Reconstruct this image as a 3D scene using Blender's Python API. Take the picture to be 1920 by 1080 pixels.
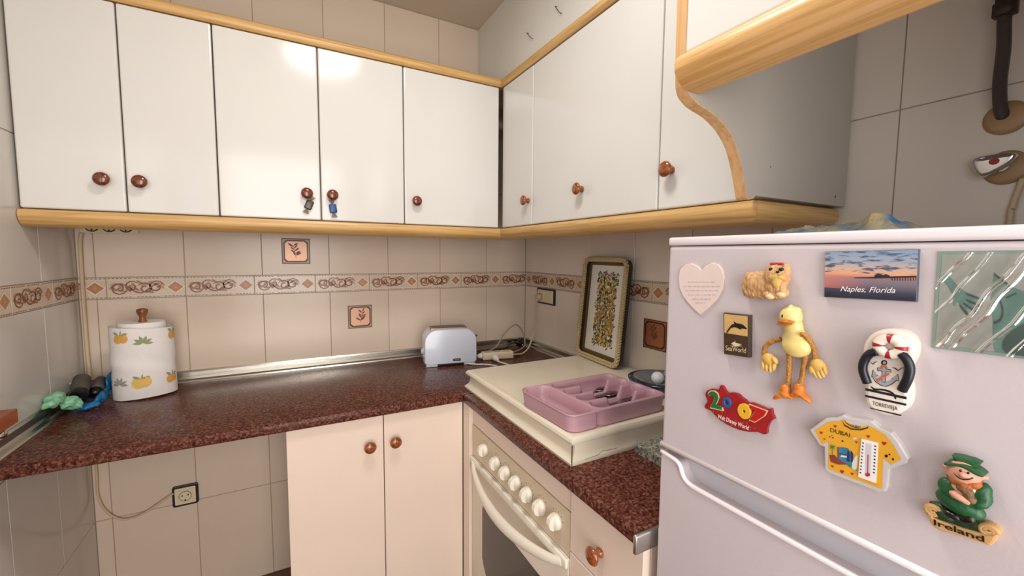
import bpy, bmesh, math, random
from mathutils import Vector, Matrix, noise
random.seed(7)
for o in list(bpy.data.objects): bpy.data.objects.remove(o)
S = bpy.context.scene
COL = S.collection

# ------------------------------------------------------------------ camera
CX, CY, CZ, YAW, PITCH, ROLL, FPX = -1.1852, -2.0219, 1.4074, -28.5492, -4.5417, 0.48, 781.4071
def cam_axes():
    a, b, c = map(math.radians, (YAW, PITCH, ROLL))
    f = Vector((-math.sin(a)*math.cos(b), math.cos(a)*math.cos(b), math.sin(b)))
    r = Vector((math.cos(a), math.sin(a), 0)); u = r.cross(f)
    return math.cos(c)*r+math.sin(c)*u, -math.sin(c)*r+math.cos(c)*u, f
CR, CU, CF = cam_axes(); CC = Vector((CX, CY, CZ))
cd = bpy.data.cameras.new('camera'); cam = bpy.data.objects.new('camera', cd); COL.objects.link(cam)
cd.sensor_width = 36; cd.lens = FPX/1920*36; cd.clip_start = .02
cam.matrix_world = Matrix(((CR.x, CU.x, -CF.x, CC.x), (CR.y, CU.y, -CF.y, CC.y), (CR.z, CU.z, -CF.z, CC.z), (0, 0, 0, 1)))
S.camera = cam

# ------------------------------------------------------------------ world, light, exposure
S.view_settings.view_transform = 'Standard'; S.view_settings.look = 'None'
S.view_settings.exposure = 0.0; S.view_settings.gamma = 1; S.view_settings.use_curve_mapping = False
w = bpy.data.worlds.new('sky'); S.world = w; w.use_nodes = True
bg = w.node_tree.nodes['Background']; bg.inputs[0].default_value = (.75, .86, 1, 1); bg.inputs[1].default_value = 1.0
def area(name, loc, rot, sx, sy, power, col):
    l = bpy.data.lights.new(name, 'AREA'); l.shape = 'RECTANGLE'; l.size = sx; l.size_y = sy; l.energy = power; l.color = col
    o = bpy.data.objects.new(name, l); COL.objects.link(o); o.location = loc; o.rotation_euler = rot; return o
HP = math.pi/2
LAMP_W = 10.5
LPX, LPY = -.963, -1.333
# daylight entering by the window behind the camera and by the one in the left wall
area('daylight_rear_window', (-1.17, -3.36, 1.27), (HP, 0, 0), 1.0, 2.1, 43, (1, .955, .91))
area('daylight_side_window', (-1.79, -2.75, 1.55), (HP, 0, -HP), .9, 1.1, 7, (.74, .87, 1))

# ------------------------------------------------------------------ helpers
def c(h, a=1):
    h = h.lstrip('#'); v = [int(h[i:i+2], 16)/255 for i in (0, 2, 4)]
    return tuple((x/12.92 if x <= .04045 else ((x+.055)/1.055)**2.4) for x in v)+(a,)
MATS = {}
def mat(name, col, rough=.5, metal=0, coat=0, var=0, vscale=20, bump=0, bscale=60, rnd=0, alpha=1, trans=0, emit=0, stretch=None, col2=None):
    m = bpy.data.materials.new(name); m.use_nodes = True; MATS[name] = m
    nt = m.node_tree; b = nt.nodes['Principled BSDF']; L = nt.links.new; N = nt.nodes.new
    col = c(col) if isinstance(col, str) else col
    b.inputs['Base Color'].default_value = col; b.inputs['Roughness'].default_value = rough
    b.inputs['Metallic'].default_value = metal; b.inputs['Coat Weight'].default_value = coat; b.inputs['Coat Roughness'].default_value = .08
    b.inputs['Alpha'].default_value = alpha; b.inputs['Transmission Weight'].default_value = trans
    if emit: b.inputs['Emission Color'].default_value = col; b.inputs['Emission Strength'].default_value = emit
    if var or bump:
        tc = N('ShaderNodeTexCoord'); mp = N('ShaderNodeMapping'); L(tc.outputs['Object'], mp.inputs[0])
        if stretch: mp.inputs['Scale'].default_value = stretch
    if var:
        nz = N('ShaderNodeTexNoise'); nz.inputs['Scale'].default_value = vscale; nz.inputs['Detail'].default_value = 5
        L(mp.outputs[0], nz.inputs[0])
        r = N('ShaderNodeValToRGB'); r.color_ramp.elements[0].position = .3; r.color_ramp.elements[1].position = .7
        d = c(col2) if col2 else tuple(x*(1-var) for x in col[:3])+(1,)
        r.color_ramp.elements[0].color = d; r.color_ramp.elements[1].color = col
        L(nz.outputs[0], r.inputs[0]); out = r.outputs[0]
        L(out, b.inputs['Base Color'])
        if rnd:
            oi = N('ShaderNodeObjectInfo'); hs = N('ShaderNodeHueSaturation'); ma = N('ShaderNodeMath'); ma.operation = 'MULTIPLY_ADD'
            ma.inputs[1].default_value = rnd; ma.inputs[2].default_value = 1-rnd/2; L(oi.outputs['Random'], ma.inputs[0])
            L(ma.outputs[0], hs.inputs['Value']); L(out, hs.inputs['Color']); L(hs.outputs[0], b.inputs['Base Color'])
    if bump:
        n2 = N('ShaderNodeTexNoise'); n2.inputs['Scale'].default_value = bscale; n2.inputs['Detail'].default_value = 3
        L(mp.outputs[0], n2.inputs[0]); bp = N('ShaderNodeBump'); bp.inputs['Strength'].default_value = bump; bp.inputs['Distance'].default_value = .004
        L(n2.outputs[0], bp.inputs['Height']); L(bp.outputs[0], b.inputs['Normal'])
    return m
def wood(name, c1, c2, axis, rough=.35, scale=1, coat=0):
    m = mat(name, c1, rough, coat=coat); nt = m.node_tree; N = nt.nodes.new; L = nt.links.new; b = nt.nodes['Principled BSDF']
    tc = N('ShaderNodeTexCoord'); mp = N('ShaderNodeMapping'); L(tc.outputs['Object'], mp.inputs[0])
    s = [60*scale]*3; s['xyz'.index(axis)] = 2.2*scale; mp.inputs['Scale'].default_value = s
    nz = N('ShaderNodeTexNoise'); nz.inputs['Scale'].default_value = 2.2; nz.inputs['Detail'].default_value = 6; nz.inputs['Distortion'].default_value = .6
    L(mp.outputs[0], nz.inputs[0]); r = N('ShaderNodeValToRGB')
    r.color_ramp.elements[0].position = .36; r.color_ramp.elements[0].color = c(c2); r.color_ramp.elements[1].position = .58; r.color_ramp.elements[1].color = c(c1)
    L(nz.outputs[0], r.inputs[0]); L(r.outputs[0], b.inputs['Base Color']); return m
def chips(name, cols, scale, rough, coat=0):
    m = mat(name, cols[0], rough, coat=coat); nt = m.node_tree; N = nt.nodes.new; L = nt.links.new; b = nt.nodes['Principled BSDF']
    tc = N('ShaderNodeTexCoord'); v = N('ShaderNodeTexVoronoi'); v.inputs['Scale'].default_value = scale; L(tc.outputs['Object'], v.inputs[0])
    nz = N('ShaderNodeTexNoise'); nz.inputs['Scale'].default_value = scale*.55; nz.inputs['Detail'].default_value = 4; L(tc.outputs['Object'], nz.inputs[0])
    sep = N('ShaderNodeSeparateColor'); L(v.outputs['Color'], sep.inputs[0])
    mx = N('ShaderNodeMath'); mx.operation = 'MULTIPLY_ADD'; mx.inputs[1].default_value = .55; L(sep.outputs[0], mx.inputs[0])
    m2 = N('ShaderNodeMath'); m2.operation = 'MULTIPLY'; m2.inputs[1].default_value = .5; L(nz.outputs[0], m2.inputs[0]); L(m2.outputs[0], mx.inputs[2])
    r = N('ShaderNodeValToRGB'); e = r.color_ramp.elements
    while len(e) < len(cols): e.new(.5)
    for i, k in enumerate(cols): e[i].position = .15+.6*i/(len(cols)-1); e[i].color = c(k)
    L(mx.outputs[0], r.inputs[0]); L(r.outputs[0], b.inputs['Base Color']); return m

WM = {}
def link(o, parent, Wm):
    COL.objects.link(o); WM[o.name] = Wm
    if parent is not None:
        o.parent = parent; o.matrix_parent_inverse = WM[parent.name].inverted()
    o.matrix_basis = Wm
def obj(name, bm, m, parent=None, frame=None, smooth=None):
    if isinstance(bm, bpy.types.Mesh): me = bm
    else:
        me = bpy.data.meshes.new(name); bmesh.ops.recalc_face_normals(bm, faces=bm.faces[:]); bm.to_mesh(me); bm.free()
    me.name = name
    for k in (m if isinstance(m, (list, tuple)) else [m]): me.materials.append(MATS[k] if isinstance(k, str) else k)
    co = [v.co for v in me.vertices]
    lo = Vector([min(q[i] for q in co) for i in range(3)]); hi = Vector([max(q[i] for q in co) for i in range(3)])
    ctr = (lo+hi)/2
    if frame is None and parent is None: ctr.z = lo.z
    me.transform(Matrix.Translation(-ctr))
    Wm = (frame or Matrix())@Matrix.Translation(ctr)
    o = bpy.data.objects.new(name, me)
    if smooth is not None: shade(me, smooth)
    link(o, parent, Wm); return o
def shade(me, ang=40):
    for p in me.polygons: p.use_smooth = True
    if ang < 180:
        me.set_sharp_from_angle(angle=math.radians(ang))
def share(src, name, parent, Wm):
    o = bpy.data.objects.new(name, src.data); link(o, parent, Wm); return o
def tag(o, label, cat, group=None):
    o['label'] = label; o['category'] = cat
    if group: o['group'] = group
    return o
def struct(o, label=None):
    o['kind'] = 'structure'
    if label: o['label'] = label
    return o
def thing(name, label, cat, loc, group=None, frame=None):
    o = bpy.data.objects.new(name, None); o.empty_display_size = .05
    link(o, None, (frame or Matrix())@Matrix.Translation(Vector(loc))); return tag(o, label, cat, group)

def BM(): return bmesh.new()
def box(bm, x0, x1, y0, y1, z0, z1, bev=0, seg=2, M=None, mi=0):
    g = bmesh.ops.create_cube(bm, size=1); vs = g['verts']
    x0, x1 = sorted((x0, x1)); y0, y1 = sorted((y0, y1)); z0, z1 = sorted((z0, z1))
    for v in vs: v.co = Vector((x0+(v.co.x+.5)*(x1-x0), y0+(v.co.y+.5)*(y1-y0), z0+(v.co.z+.5)*(z1-z0)))
    fs = set(f for v in vs for f in v.link_faces)
    if bev:
        r = bmesh.ops.bevel(bm, geom=list({e for f in fs for e in f.edges}), offset=bev, segments=seg, profile=.5, affect='EDGES')
        vs = list({v for f in r['faces'] for v in f.verts}|{v for v in vs if v.is_valid})
        fs = {f for v in vs for f in v.link_faces}
    for f in fs: f.material_index = mi
    if M: 
        for v in vs: v.co = M@v.co
    return bm
def mkbox(*a, **k): return box(BM(), *a, **k)
def tube(bm, pts, r, seg=8, cap=True, mi=0, radii=None, flat=None):
    pts = [Vector(p) for p in pts]; n = len(pts); prev = None; rings = []
    for i, p in enumerate(pts):
        t = (pts[min(i+1, n-1)]-pts[max(i-1, 0)])
        t = t.normalized() if t.length > 1e-9 else Vector((0, 0, 1))
        if prev is None: u = t.orthogonal().normalized()
        else:
            u = prev-t*prev.dot(t); u = u.normalized() if u.length > 1e-6 else t.orthogonal().normalized()
        prev = u; v = t.cross(u); rr = radii[i] if radii else r
        rings.append([bm.verts.new(p+(u*math.cos(2*math.pi*k/seg)+v*math.sin(2*math.pi*k/seg))*rr) for k in range(seg)])
    for a, b in zip(rings, rings[1:]):
        for k in range(seg):
            f = bm.faces.new((a[k], a[(k+1) % seg], b[(k+1) % seg], b[k])); f.material_index = mi; f.smooth = True
    if cap:
        bm.faces.new(rings[0][::-1]).material_index = mi; bm.faces.new(rings[-1]).material_index = mi
    return bm
def smooth_pts(pts, n=8):
    P = [Vector(p) for p in pts]; out = []
    for i in range(len(P)-1):
        a, b, d, e = P[max(i-1, 0)], P[i], P[i+1], P[min(i+2, len(P)-1)]
        for k in range(n):
            t = k/n; out.append(.5*((2*b)+(d-a)*t+(2*a-5*b+4*d-e)*t*t+(3*b-a-3*d+e)*t**3))
    return out+[P[-1]]
def lathe(bm, prof, seg=24, M=None, mi=0):
    rings = []; M = M or Matrix()
    for r, z in prof: rings.append([bm.verts.new(M@Vector((max(r, 1e-5)*math.cos(2*math.pi*k/seg), max(r, 1e-5)*math.sin(2*math.pi*k/seg), z))) for k in range(seg)])
    for a, b in zip(rings, rings[1:]):
        for k in range(seg):
            f = bm.faces.new((a[k], a[(k+1) % seg], b[(k+1) % seg], b[k])); f.smooth = True; f.material_index = mi
    bm.faces.new(rings[0][::-1]).material_index = mi; bm.faces.new(rings[-1]).material_index = mi
    return bm
def prism(bm, pts, a0, a1, plane='xy', bev=0, seg=2, mi=0):
    """outline pts (2D) extruded from a0 to a1 along the third axis; plane names the axes of the outline"""
    def mk(p, a):
        d = dict(zip(plane, p)); k = [q for q in 'xyz' if q not in plane][0]; d[k] = a
        return Vector((d['x'], d['y'], d['z']))
    A = [bm.verts.new(mk(p, a0)) for p in pts]; B = [bm.verts.new(mk(p, a1)) for p in pts]
    fs = [bm.faces.new(A[::-1]), bm.faces.new(B)]
    top = fs[1]
    n = len(pts)
    for i in range(n): fs.append(bm.faces.new((A[i], A[(i+1) % n], B[(i+1) % n], B[i])))
    for f in fs: f.material_index = mi
    bmesh.ops.recalc_face_normals(bm, faces=fs)
    if bev:
        bmesh.ops.bevel(bm, geom=list(top.edges), offset=bev, segments=seg, profile=.5, affect='EDGES')
    return bm
def mkprism(*a, **k): return prism(BM(), *a, **k)
def flat(bm, pts, a, plane='xy', mi=0):
    def mk(p):
        d = dict(zip(plane, p)); k = [q for q in 'xyz' if q not in plane][0]; d[k] = a
        return Vector((d['x'], d['y'], d['z']))
    f = bm.faces.new([bm.verts.new(mk(p)) for p in pts]); f.material_index = mi; return f
def sweep(bm, prof, path, mi=0):
    """prof: list of point lists already placed -> loft"""
    rings = [[bm.verts.new(Vector(p)) for p in ring] for ring in path]
    n = len(rings[0])
    for a, b in zip(rings, rings[1:]):
        for k in range(n):
            bm.faces.new((a[k], a[(k+1) % n], b[(k+1) % n], b[k])).material_index = mi
    bm.faces.new(rings[0][::-1]).material_index = mi; bm.faces.new(rings[-1]).material_index = mi
    return bm
def ell(n, rx, ry, cx=0, cy=0, a0=0): return [(cx+rx*math.cos(a0+2*math.pi*i/n), cy+ry*math.sin(a0+2*math.pi*i/n)) for i in range(n)]
def rrect(x0, x1, y0, y1, r, n=5):
    P = []
    for cx, cy, a in ((x1-r, y1-r, 0), (x0+r, y1-r, HP), (x0+r, y0+r, 2*HP), (x1-r, y0+r, 3*HP)):
        P += [(cx+r*math.cos(a+HP*i/n), cy+r*math.sin(a+HP*i/n)) for i in range(n+1)]
    return P
def smooth2(pts, n=4, closed=True):
    P = [Vector((p[0], p[1], 0)) for p in pts]; N_ = len(P); out = []
    for i in range(N_ if closed else N_-1):
        if closed: a, b, d, e = P[i-1], P[i], P[(i+1) % N_], P[(i+2) % N_]
        else: a, b, d, e = P[max(i-1, 0)], P[i], P[i+1], P[min(i+2, N_-1)]
        for k in range(n):
            t = k/n; q = .5*((2*b)+(d-a)*t+(2*a-5*b+4*d-e)*t*t+(3*b-a-3*d+e)*t**3); out.append((q.x, q.y))
    if not closed: out.append((P[-1].x, P[-1].y))
    return out
def blob(parts, voxel, smooth=4, noise_amp=0, noise_scale=300, stretch=(1, 1, 1)):
    """parts: (centre, radii[, rotation matrix]) ellipsoids fused into one continuous skin"""
    bm = BM()
    for p in parts:
        M = Matrix.Translation(Vector(p[0]))@(p[2].to_4x4() if len(p) > 2 else Matrix())@Matrix.Diagonal((*p[1], 1))
        bmesh.ops.create_icosphere(bm, subdivisions=3, radius=1, matrix=M)
    me = bpy.data.meshes.new('tmp'); bm.to_mesh(me); bm.free()
    o = bpy.data.objects.new('tmp', me); COL.objects.link(o)
    r = o.modifiers.new('r', 'REMESH'); r.mode = 'VOXEL'; r.voxel_size = voxel
    s = o.modifiers.new('s', 'SMOOTH'); s.iterations = smooth; s.factor = .5
    bpy.context.view_layer.update()
    me2 = bpy.data.meshes.new_from_object(o.evaluated_get(bpy.context.evaluated_depsgraph_get()))
    bpy.data.objects.remove(o)
    if noise_amp:
        for v in me2.vertices:
            q = Vector((v.co.x*stretch[0], v.co.y*stretch[1], v.co.z*stretch[2]))*noise_scale
            v.co += v.normal*noise.noise(q)*noise_amp
    for p in me2.polygons: p.use_smooth = True
    return me2
def text(s, m, parent, frame, p0, p1, wz, lift=.0004, shear=0, name='lettering', tall=1, bold=0):
    """lettering whose baseline runs from p0 to p1 in the frame's xy plane, standing lift proud of wz"""
    cu = bpy.data.curves.new('t', 'FONT'); cu.body = s; cu.size = 1; cu.extrude = 0; cu.shear = shear; cu.resolution_u = 3; cu.offset = bold
    o = bpy.data.objects.new('t', cu); COL.objects.link(o); bpy.context.view_layer.update()
    me = bpy.data.meshes.new_from_object(o.evaluated_get(bpy.context.evaluated_depsgraph_get()))
    bpy.data.objects.remove(o)
    xs = [v.co.x for v in me.vertices]; x0, x1 = min(xs), max(xs)
    d = Vector((p1[0]-p0[0], p1[1]-p0[1])); k = d.length/(x1-x0); a = math.atan2(d.y, d.x)
    for v in me.vertices:
        X, Y = (v.co.x-x0)*k, v.co.y*k*tall
        v.co = Vector((p0[0]+X*math.cos(a)-Y*math.sin(a), p0[1]+X*math.sin(a)+Y*math.cos(a), wz+lift))
    return obj(name, me, m, parent, frame)

# pixel -> point on a known surface of the room
def un(px, py, ax, v):
    d = CF+CR*(px-960)/FPX+CU*(540-py)/FPX; i = 'xyz'.index(ax)
    return CC+d*((v-CC[i])/d[i])

# ------------------------------------------------------------------ materials
mat('laminate', '#dcdad5', .13, var=.03, vscale=3)
MATS['laminate'].node_tree.nodes['Principled BSDF'].inputs['Specular IOR Level'].default_value = .4
mat('laminate_base', '#ecd8c8', .3, var=.04, vscale=4)
mat('carcass', '#8a7460', .5)
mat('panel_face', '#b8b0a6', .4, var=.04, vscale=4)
mat('tile_back', '#dbc9b6', .2, var=.04, vscale=6, rnd=.05, bump=.03, bscale=9)
mat('tile_right', '#e9dccf', .2, var=.04, vscale=6, rnd=.05, bump=.03, bscale=9)
mat('tile_left', '#d5cfc8', .12, var=.04, vscale=6, rnd=.04, bump=.03, bscale=9)
mat('border_base', '#d6c3ae', .2, var=.05, vscale=30)
mat('border_dark', '#8c5038', .35, var=.35, vscale=200)
mat('border_tan', '#c79a72', .35, var=.2, vscale=120)
mat('border_diamond', '#bf8453', .35, var=.2, vscale=100)
mat('border_dash', '#5a4a40', .4)
mat('border_line', '#e2d6c6', .3)
mat('grout', '#b3a191', .9, var=.2, vscale=30)
mat('plaster', '#d3c5b0', .9, var=.04, vscale=5)
mat('plaster_soffit', '#e4e2dc', .6, var=.03, vscale=6)
mat('floor_tile', '#7a4b33', .35, var=.3, vscale=12)
wood('rail_x', '#d6ad70', '#c1955a', 'x'); wood('rail_y', '#d6ad70', '#c1955a', 'y'); wood('band', '#e0b583', '#cf9f6b', 'z', scale=.7)
wood('rail_hood', '#daae73', '#c69656', 'y')
wood('knob_wood', '#7d3a1c', '#56230f', 'z', rough=.18, coat=.6)
wood('knob_light', '#9b5523', '#6f3412', 'z', rough=.18, coat=.6)
wood('shelf_wood', '#a3562a', '#82401d', 'y', rough=.35)
wood('holder_wood', '#8a5230', '#66381d', 'z')
chips('worktop', ['#24130f', '#3e2019', '#502a22', '#5b3026', '#653b30', '#7d5144'], 210, .24)
MATS['worktop'].node_tree.nodes['Principled BSDF'].inputs['Specular IOR Level'].default_value = .16
for k in ('tile_back', 'tile_right'): MATS[k].node_tree.nodes['Principled BSDF'].inputs['Specular IOR Level'].default_value = .3
chips('granite', ['#1f1f1d', '#55574f', '#8d8f82', '#b9b9aa', '#5f6058'], 230, .3)
mat('steel', '#c3c2bd', .28, metal=1, bump=.05, bscale=40, stretch=(1, 30, 30))
mat('alu', '#b9b4aa', .26, metal=1, bump=.06, bscale=12, stretch=(1, 8, 8))
mat('chrome', '#c9c9c9', .08, metal=1)
mat('oven_enamel', '#e6dccb', .28, var=.03, vscale=6)
mat('oven_panel', '#d9c8ad', .35, var=.05, vscale=40)
mat('oven_glass', '#3a332c', .08, var=.1, vscale=5)
mat('knob_white', '#efe8d8', .3, coat=.2)
mat('cover_cream', '#ece1cb', .28, var=.06, vscale=7, col2='#e2d9c4')
mat('crack', '#5b4a35', .9)
mat('pink', '#c59ba7', .33, var=.06, vscale=8)
mat('cutlery', '#a8a39d', .22, metal=1)
mat('fridge', '#c9bec1', .22, var=.02, vscale=5, bump=.05, bscale=260)
mat('fridge_trim', '#e6dde0', .2)
mat('fridge_recess', '#c4c0c6', .4)
mat('socket_cream', '#e0d0b0', .35); mat('socket_black', '#15151c', .3); mat('socket_dark', '#2c2622', .6)
mat('cable_beige', '#cdb694', .5); mat('cable_grey', '#a59682', .45); mat('cable_white', '#e2dfdc', .4)
mat('toaster', '#ccd2e0', .16, coat=.5); mat('toaster_dark', '#3a332f', .35); mat('slot_metal', '#8a7a6c', .3, metal=1)
mat('paper', '#efe9e6', .9, var=.04, vscale=40, bump=.35, bscale=420)
mat('fruit_orange', '#e3aa55', .9, var=.15, vscale=90); mat('fruit_yellow', '#ecc56a', .9, var=.12, vscale=90); mat('leaf_print', '#9aa27a', .9, var=.2, vscale=90)
mat('leaf_grey', '#a9a49b', .9, var=.2, vscale=90)
mat('bag_green', '#8fcfa6', .4, var=.25, vscale=30, bump=.4, bscale=60); mat('bag_blue', '#1277b4', .35, var=.35, vscale=25, bump=.4, bscale=60)
mat('bag_black', '#0e0d0f', .3, bump=.3, bscale=60); mat('roll_grey', '#565049', .6, var=.2, vscale=30)
mat('navy', '#14234e', .15, coat=.4); mat('glass_clear', '#e9eef0', .06, trans=.85); mat('ball_white', '#e6ebee', .06, coat=.7)
mat('wicker', '#d8c190', .6, var=.3, vscale=160, bump=.5, bscale=300); mat('wicker_dark', '#7d6436', .7, var=.4, vscale=200)
mat('tray_face', '#e8e6de', .25); mat('tray_back', '#3a2f24', .6)
mat('flower_gold', '#c79a35', .5, var=.3, vscale=120); mat('flower_pale', '#d8b765', .5); mat('flower_green', '#4b4d2d', .6, var=.4, vscale=90)
mat('copper', '#b97753', .3, metal=.45, var=.2, vscale=12); mat('copper_light', '#d9a585', .35, metal=.2, var=.12, vscale=10); mat('deco_dark', '#2e201b', .4); mat('deco_frame', '#b08a70', .35); mat('deco_plant', '#6e4535', .5)
mat('plug_black', '#161616', .3); mat('iron', '#4b4238', .5, metal=.8)
mat('hose', '#5d5652', .3, metal=.7, bump=.6, bscale=60, stretch=(6, 6, 30)); mat('escutcheon', '#b08c63', .45, var=.15, vscale=20); mat('red_dot', '#a31d1b', .3)
mat('candy_silver', '#5b514b', .3, metal=.4, var=.5, vscale=250); mat('candy_blue', '#1d4a86', .35); mat('wrapper', '#c9bda8', .2, var=.2, vscale=90, alpha=.75)

# ------------------------------------------------------------------ the room shell
XL, YR, ZC = -1.8313, -3.4, 2.54
TW, TX0, TY0, TLY = .2571, .2417, .3166, .2465
ROWS = [0.002, .409, .822, 1.235, 1.314, 1.729, 2.143, ZC-.002]
struct(obj('floor', mkbox(XL-.12, .12, YR-.1, .12, -.1, 0), 'floor_tile'), 'brown tiled kitchen floor')
struct(obj('ceiling', mkbox(XL-.12, .12, YR-.1, .12, ZC, ZC+.1), 'plaster'), 'plain warm white ceiling')
wall_back = struct(obj('wall_back', mkbox(XL-.12, .12, .0025, .12, 0, ZC), 'grout'), 'cream tiled wall with a patterned border')
wall_right = struct(obj('wall_right', mkbox(.0025, .12, YR, 0, 0, ZC), 'grout'), 'cream tiled wall behind the fridge')
# left wall with a window opening beyond the picture
bm = BM(); wx0, wx1 = XL-.12, XL-.0025
WY0, WY1, WZ0, WZ1 = -3.2, -2.3, 1.0, 2.1
box(bm, wx0, wx1, WY1, 0, 0, ZC); box(bm, wx0, wx1, YR, WY0, 0, ZC); box(bm, wx0, wx1, WY0, WY1, 0, WZ0); box(bm, wx0, wx1, WY0, WY1, WZ1, ZC)
wall_left = struct(obj('wall_left', bm, 'grout'), 'pale grey-white tiled wall')
bm = BM(); RX0, RX1, RZ0, RZ1 = -1.68, -.66, .2, 2.35
box(bm, XL, RX0, YR-.1, YR, 0, ZC); box(bm, RX1, 0, YR-.1, YR, 0, ZC); box(bm, RX0, RX1, YR-.1, YR, 0, RZ0); box(bm, RX0, RX1, YR-.1, YR, RZ1, ZC)
struct(obj('wall_rear', bm, 'plaster'), 'plain rear wall with a window')
def window(n, x0, x1, y0, y1, z0, z1, ax):
    bm = BM(); t = .045
    if ax == 'y':
        for a, b in ((x0, x0+t), (x1-t, x1), ((x0+x1)/2-t/2, (x0+x1)/2+t/2)): box(bm, a, b, y0, y1, z0, z1)
        for a, b in ((z0, z0+t), (z1-t, z1)): box(bm, x0, x1, y0, y1, a, b)
    else:
        for a, b in ((y0, y0+t), (y1-t, y1), ((y0+y1)/2-t/2, (y0+y1)/2+t/2)): box(bm, x0, x1, a, b, z0, z1)
        for a, b in ((z0, z0+t), (z1-t, z1)): box(bm, x0, x1, y0, y1, a, b)
    f = struct(obj('window_%d' % n, bm, 'fridge_trim'), 'white framed window')
    g = mkbox(x0, x1, (y0+y1)/2-.002, (y0+y1)/2+.002, z0, z1) if ax == 'y' else mkbox((x0+x1)/2-.002, (x0+x1)/2+.002, y0, y1, z0, z1)
    obj('pane', g, 'glass_clear', f)
window(1, RX0, RX1, YR-.07, YR-.03, RZ0, RZ1, 'y')
window(2, XL-.09, XL-.05, WY0, WY1, WZ0, WZ1, 'x')

G = .0012
def tilebm(w, h, t=.006):
    return mkbox(-w/2, w/2, 0, t, -h/2, h/2, bev=.0011, seg=1)
TC = {}
def put_tile(wall, u0, u1, z0, z1, side, m):
    w, h = round(abs(u1-u0)-2*G, 4), round(z1-z0-2*G, 4)
    if w < .004 or h < .004: return
    key = (w, h, m); um, zm = (u0+u1)/2, (z0+z1)/2
    if side == 'back': Wm = Matrix.Translation((um, 0, zm))
    elif side == 'right': Wm = Matrix.Translation((0, um, zm))@Matrix.Rotation(-HP, 4, 'Z')
    else: Wm = Matrix.Translation((XL, um, zm))@Matrix.Rotation(HP, 4, 'Z')
    if key not in TC:
        me = bpy.data.meshes.new('tile'); b = tilebm(w, h); b.to_mesh(me); b.free(); me.materials.append(MATS[m]); TC[key] = me
    o = bpy.data.objects.new('tile', TC[key]); link(o, wall, Wm)
colsB = [0]+[-(TX0+k*TW) for k in range(7)]+[XL]
colsR = [0]+[-(TY0+k*TW) for k in range(8)]
colsL = [0]+[-(TLY+k*TW) for k in range(8)]
for wall, cols, side, m in ((wall_back, colsB, 'back', 'tile_back'), (wall_right, colsR, 'right', 'tile_right'), (wall_left, colsL, 'left', 'tile_left')):
    for a, b in zip(cols, cols[1:]):
        for i, (z0, z1) in enumerate(zip(ROWS, ROWS[1:])):
            if i == 3: continue
            put_tile(wall, a, b, z0, z1, side, m)

# patterned border strip: tile, then its printed relief
def ribbon(bm, pts, wd, y, mi):
    P = [Vector((p[0], 0, p[1])) for p in pts]; n = len(P); L, R_ = [], []
    for i, p in enumerate(P):
        t = (P[min(i+1, n-1)]-P[max(i-1, 0)]).normalized(); nn = Vector((-t.z, 0, t.x)); k = wd*(.35+.65*math.sin(math.pi*min(1, (i+.6)/n)))
        L.append(bm.verts.new((p.x+nn.x*k, y, p.z+nn.z*k))); R_.append(bm.verts.new((p.x-nn.x*k, y, p.z-nn.z*k)))
    for i in range(n-1): bm.faces.new((L[i], L[i+1], R_[i+1], R_[i])).material_index = mi
BP, BH = .2285, ROWS[4]-ROWS[3]
def motif_bm():
    bm = BM(); y = -.0006
    # diamond with a pale outline, centred on x = 0; scrolls fill the rest of the repeat
    flat(bm, [(-.030, 0), (0, -.026), (.030, 0), (0, .026)], y+.0002, 'xz', 4)
    flat(bm, [(-.024, 0), (0, -.021), (.024, 0), (0, .021)], y, 'xz', 2)
    flat(bm, [(-.006, 0), (0, -.010), (.006, 0), (0, .010)], y-.0001, 'xz', 1)
    for s in (1,):
        x0 = .040
        def sp(cx, cz, r, a0, turns, d=1): return [(cx+r*(1-.75*t)*math.cos(a0+d*turns*2*math.pi*t), cz+r*(1-.75*t)*math.sin(a0+d*turns*2*math.pi*t)) for t in [i/13 for i in range(14)]]
        for cx, cz, r_, a, tn, d_ in ((.018, .002, .025, .95, 1.35, -1), (.050, -.003, .023, .15, 1.3, 1), (.088, .004, .022, .8, 1.25, -1), (.124, -.001, .025, 1.1, 1.35, 1)):
            ribbon(bm, sp(x0+cx, cz, r_, math.pi*a, tn, d_), .0030, y, 0)
        ribbon(bm, [(x0-.006+i*.0112, .018*math.sin(i*.62+.8)-.002) for i in range(15)], .0026, y-.0001, 0)
        R1 = random.Random(11)
        for k in range(22):
            cx, cz, a, l = x0+.002+k*.0066+R1.uniform(-.004, .004), R1.uniform(-.019, .019), R1.uniform(-1.1, 1.1), R1.uniform(.016, .025)
            ca, sa = math.cos(a), math.sin(a)
            lf = [(-l/2, 0), (-l/5, l*.24), (l/4, l*.22), (l/2, 0), (l/5, -l*.22), (-l/4, -l*.22)]
            flat(bm, [(cx+p*ca-q*sa, max(-.027, min(.027, cz+p*sa+q*ca))) for p, q in lf], y+.0002-k*.000004, 'xz', 1)
            if k % 2: ribbon(bm, [(cx-l*.5*ca, cz-l*.5*sa), (cx+.02*l*sa, cz+.1*l), (cx+l*.5*ca, cz+l*.5*sa)], .0016, y-.0001, 0)
    for zz in (.0345, -.0345):
        for i in range(20):
            if i in (6, 13): continue
            x = -.030+i*BP/20; flat(bm, [(x, zz-.0011), (x+.0068, zz-.0011), (x+.0068, zz+.0011), (x, zz+.0011)], y, 'xz', 3)
        flat(bm, [(-.0302, zz*.86-.0006), (BP-.0302, zz*.86-.0006), (BP-.0302, zz*.86+.0006), (-.0302, zz*.86+.0006)], y+.0002, 'xz', 4)
    return bm
MO = {}
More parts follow.
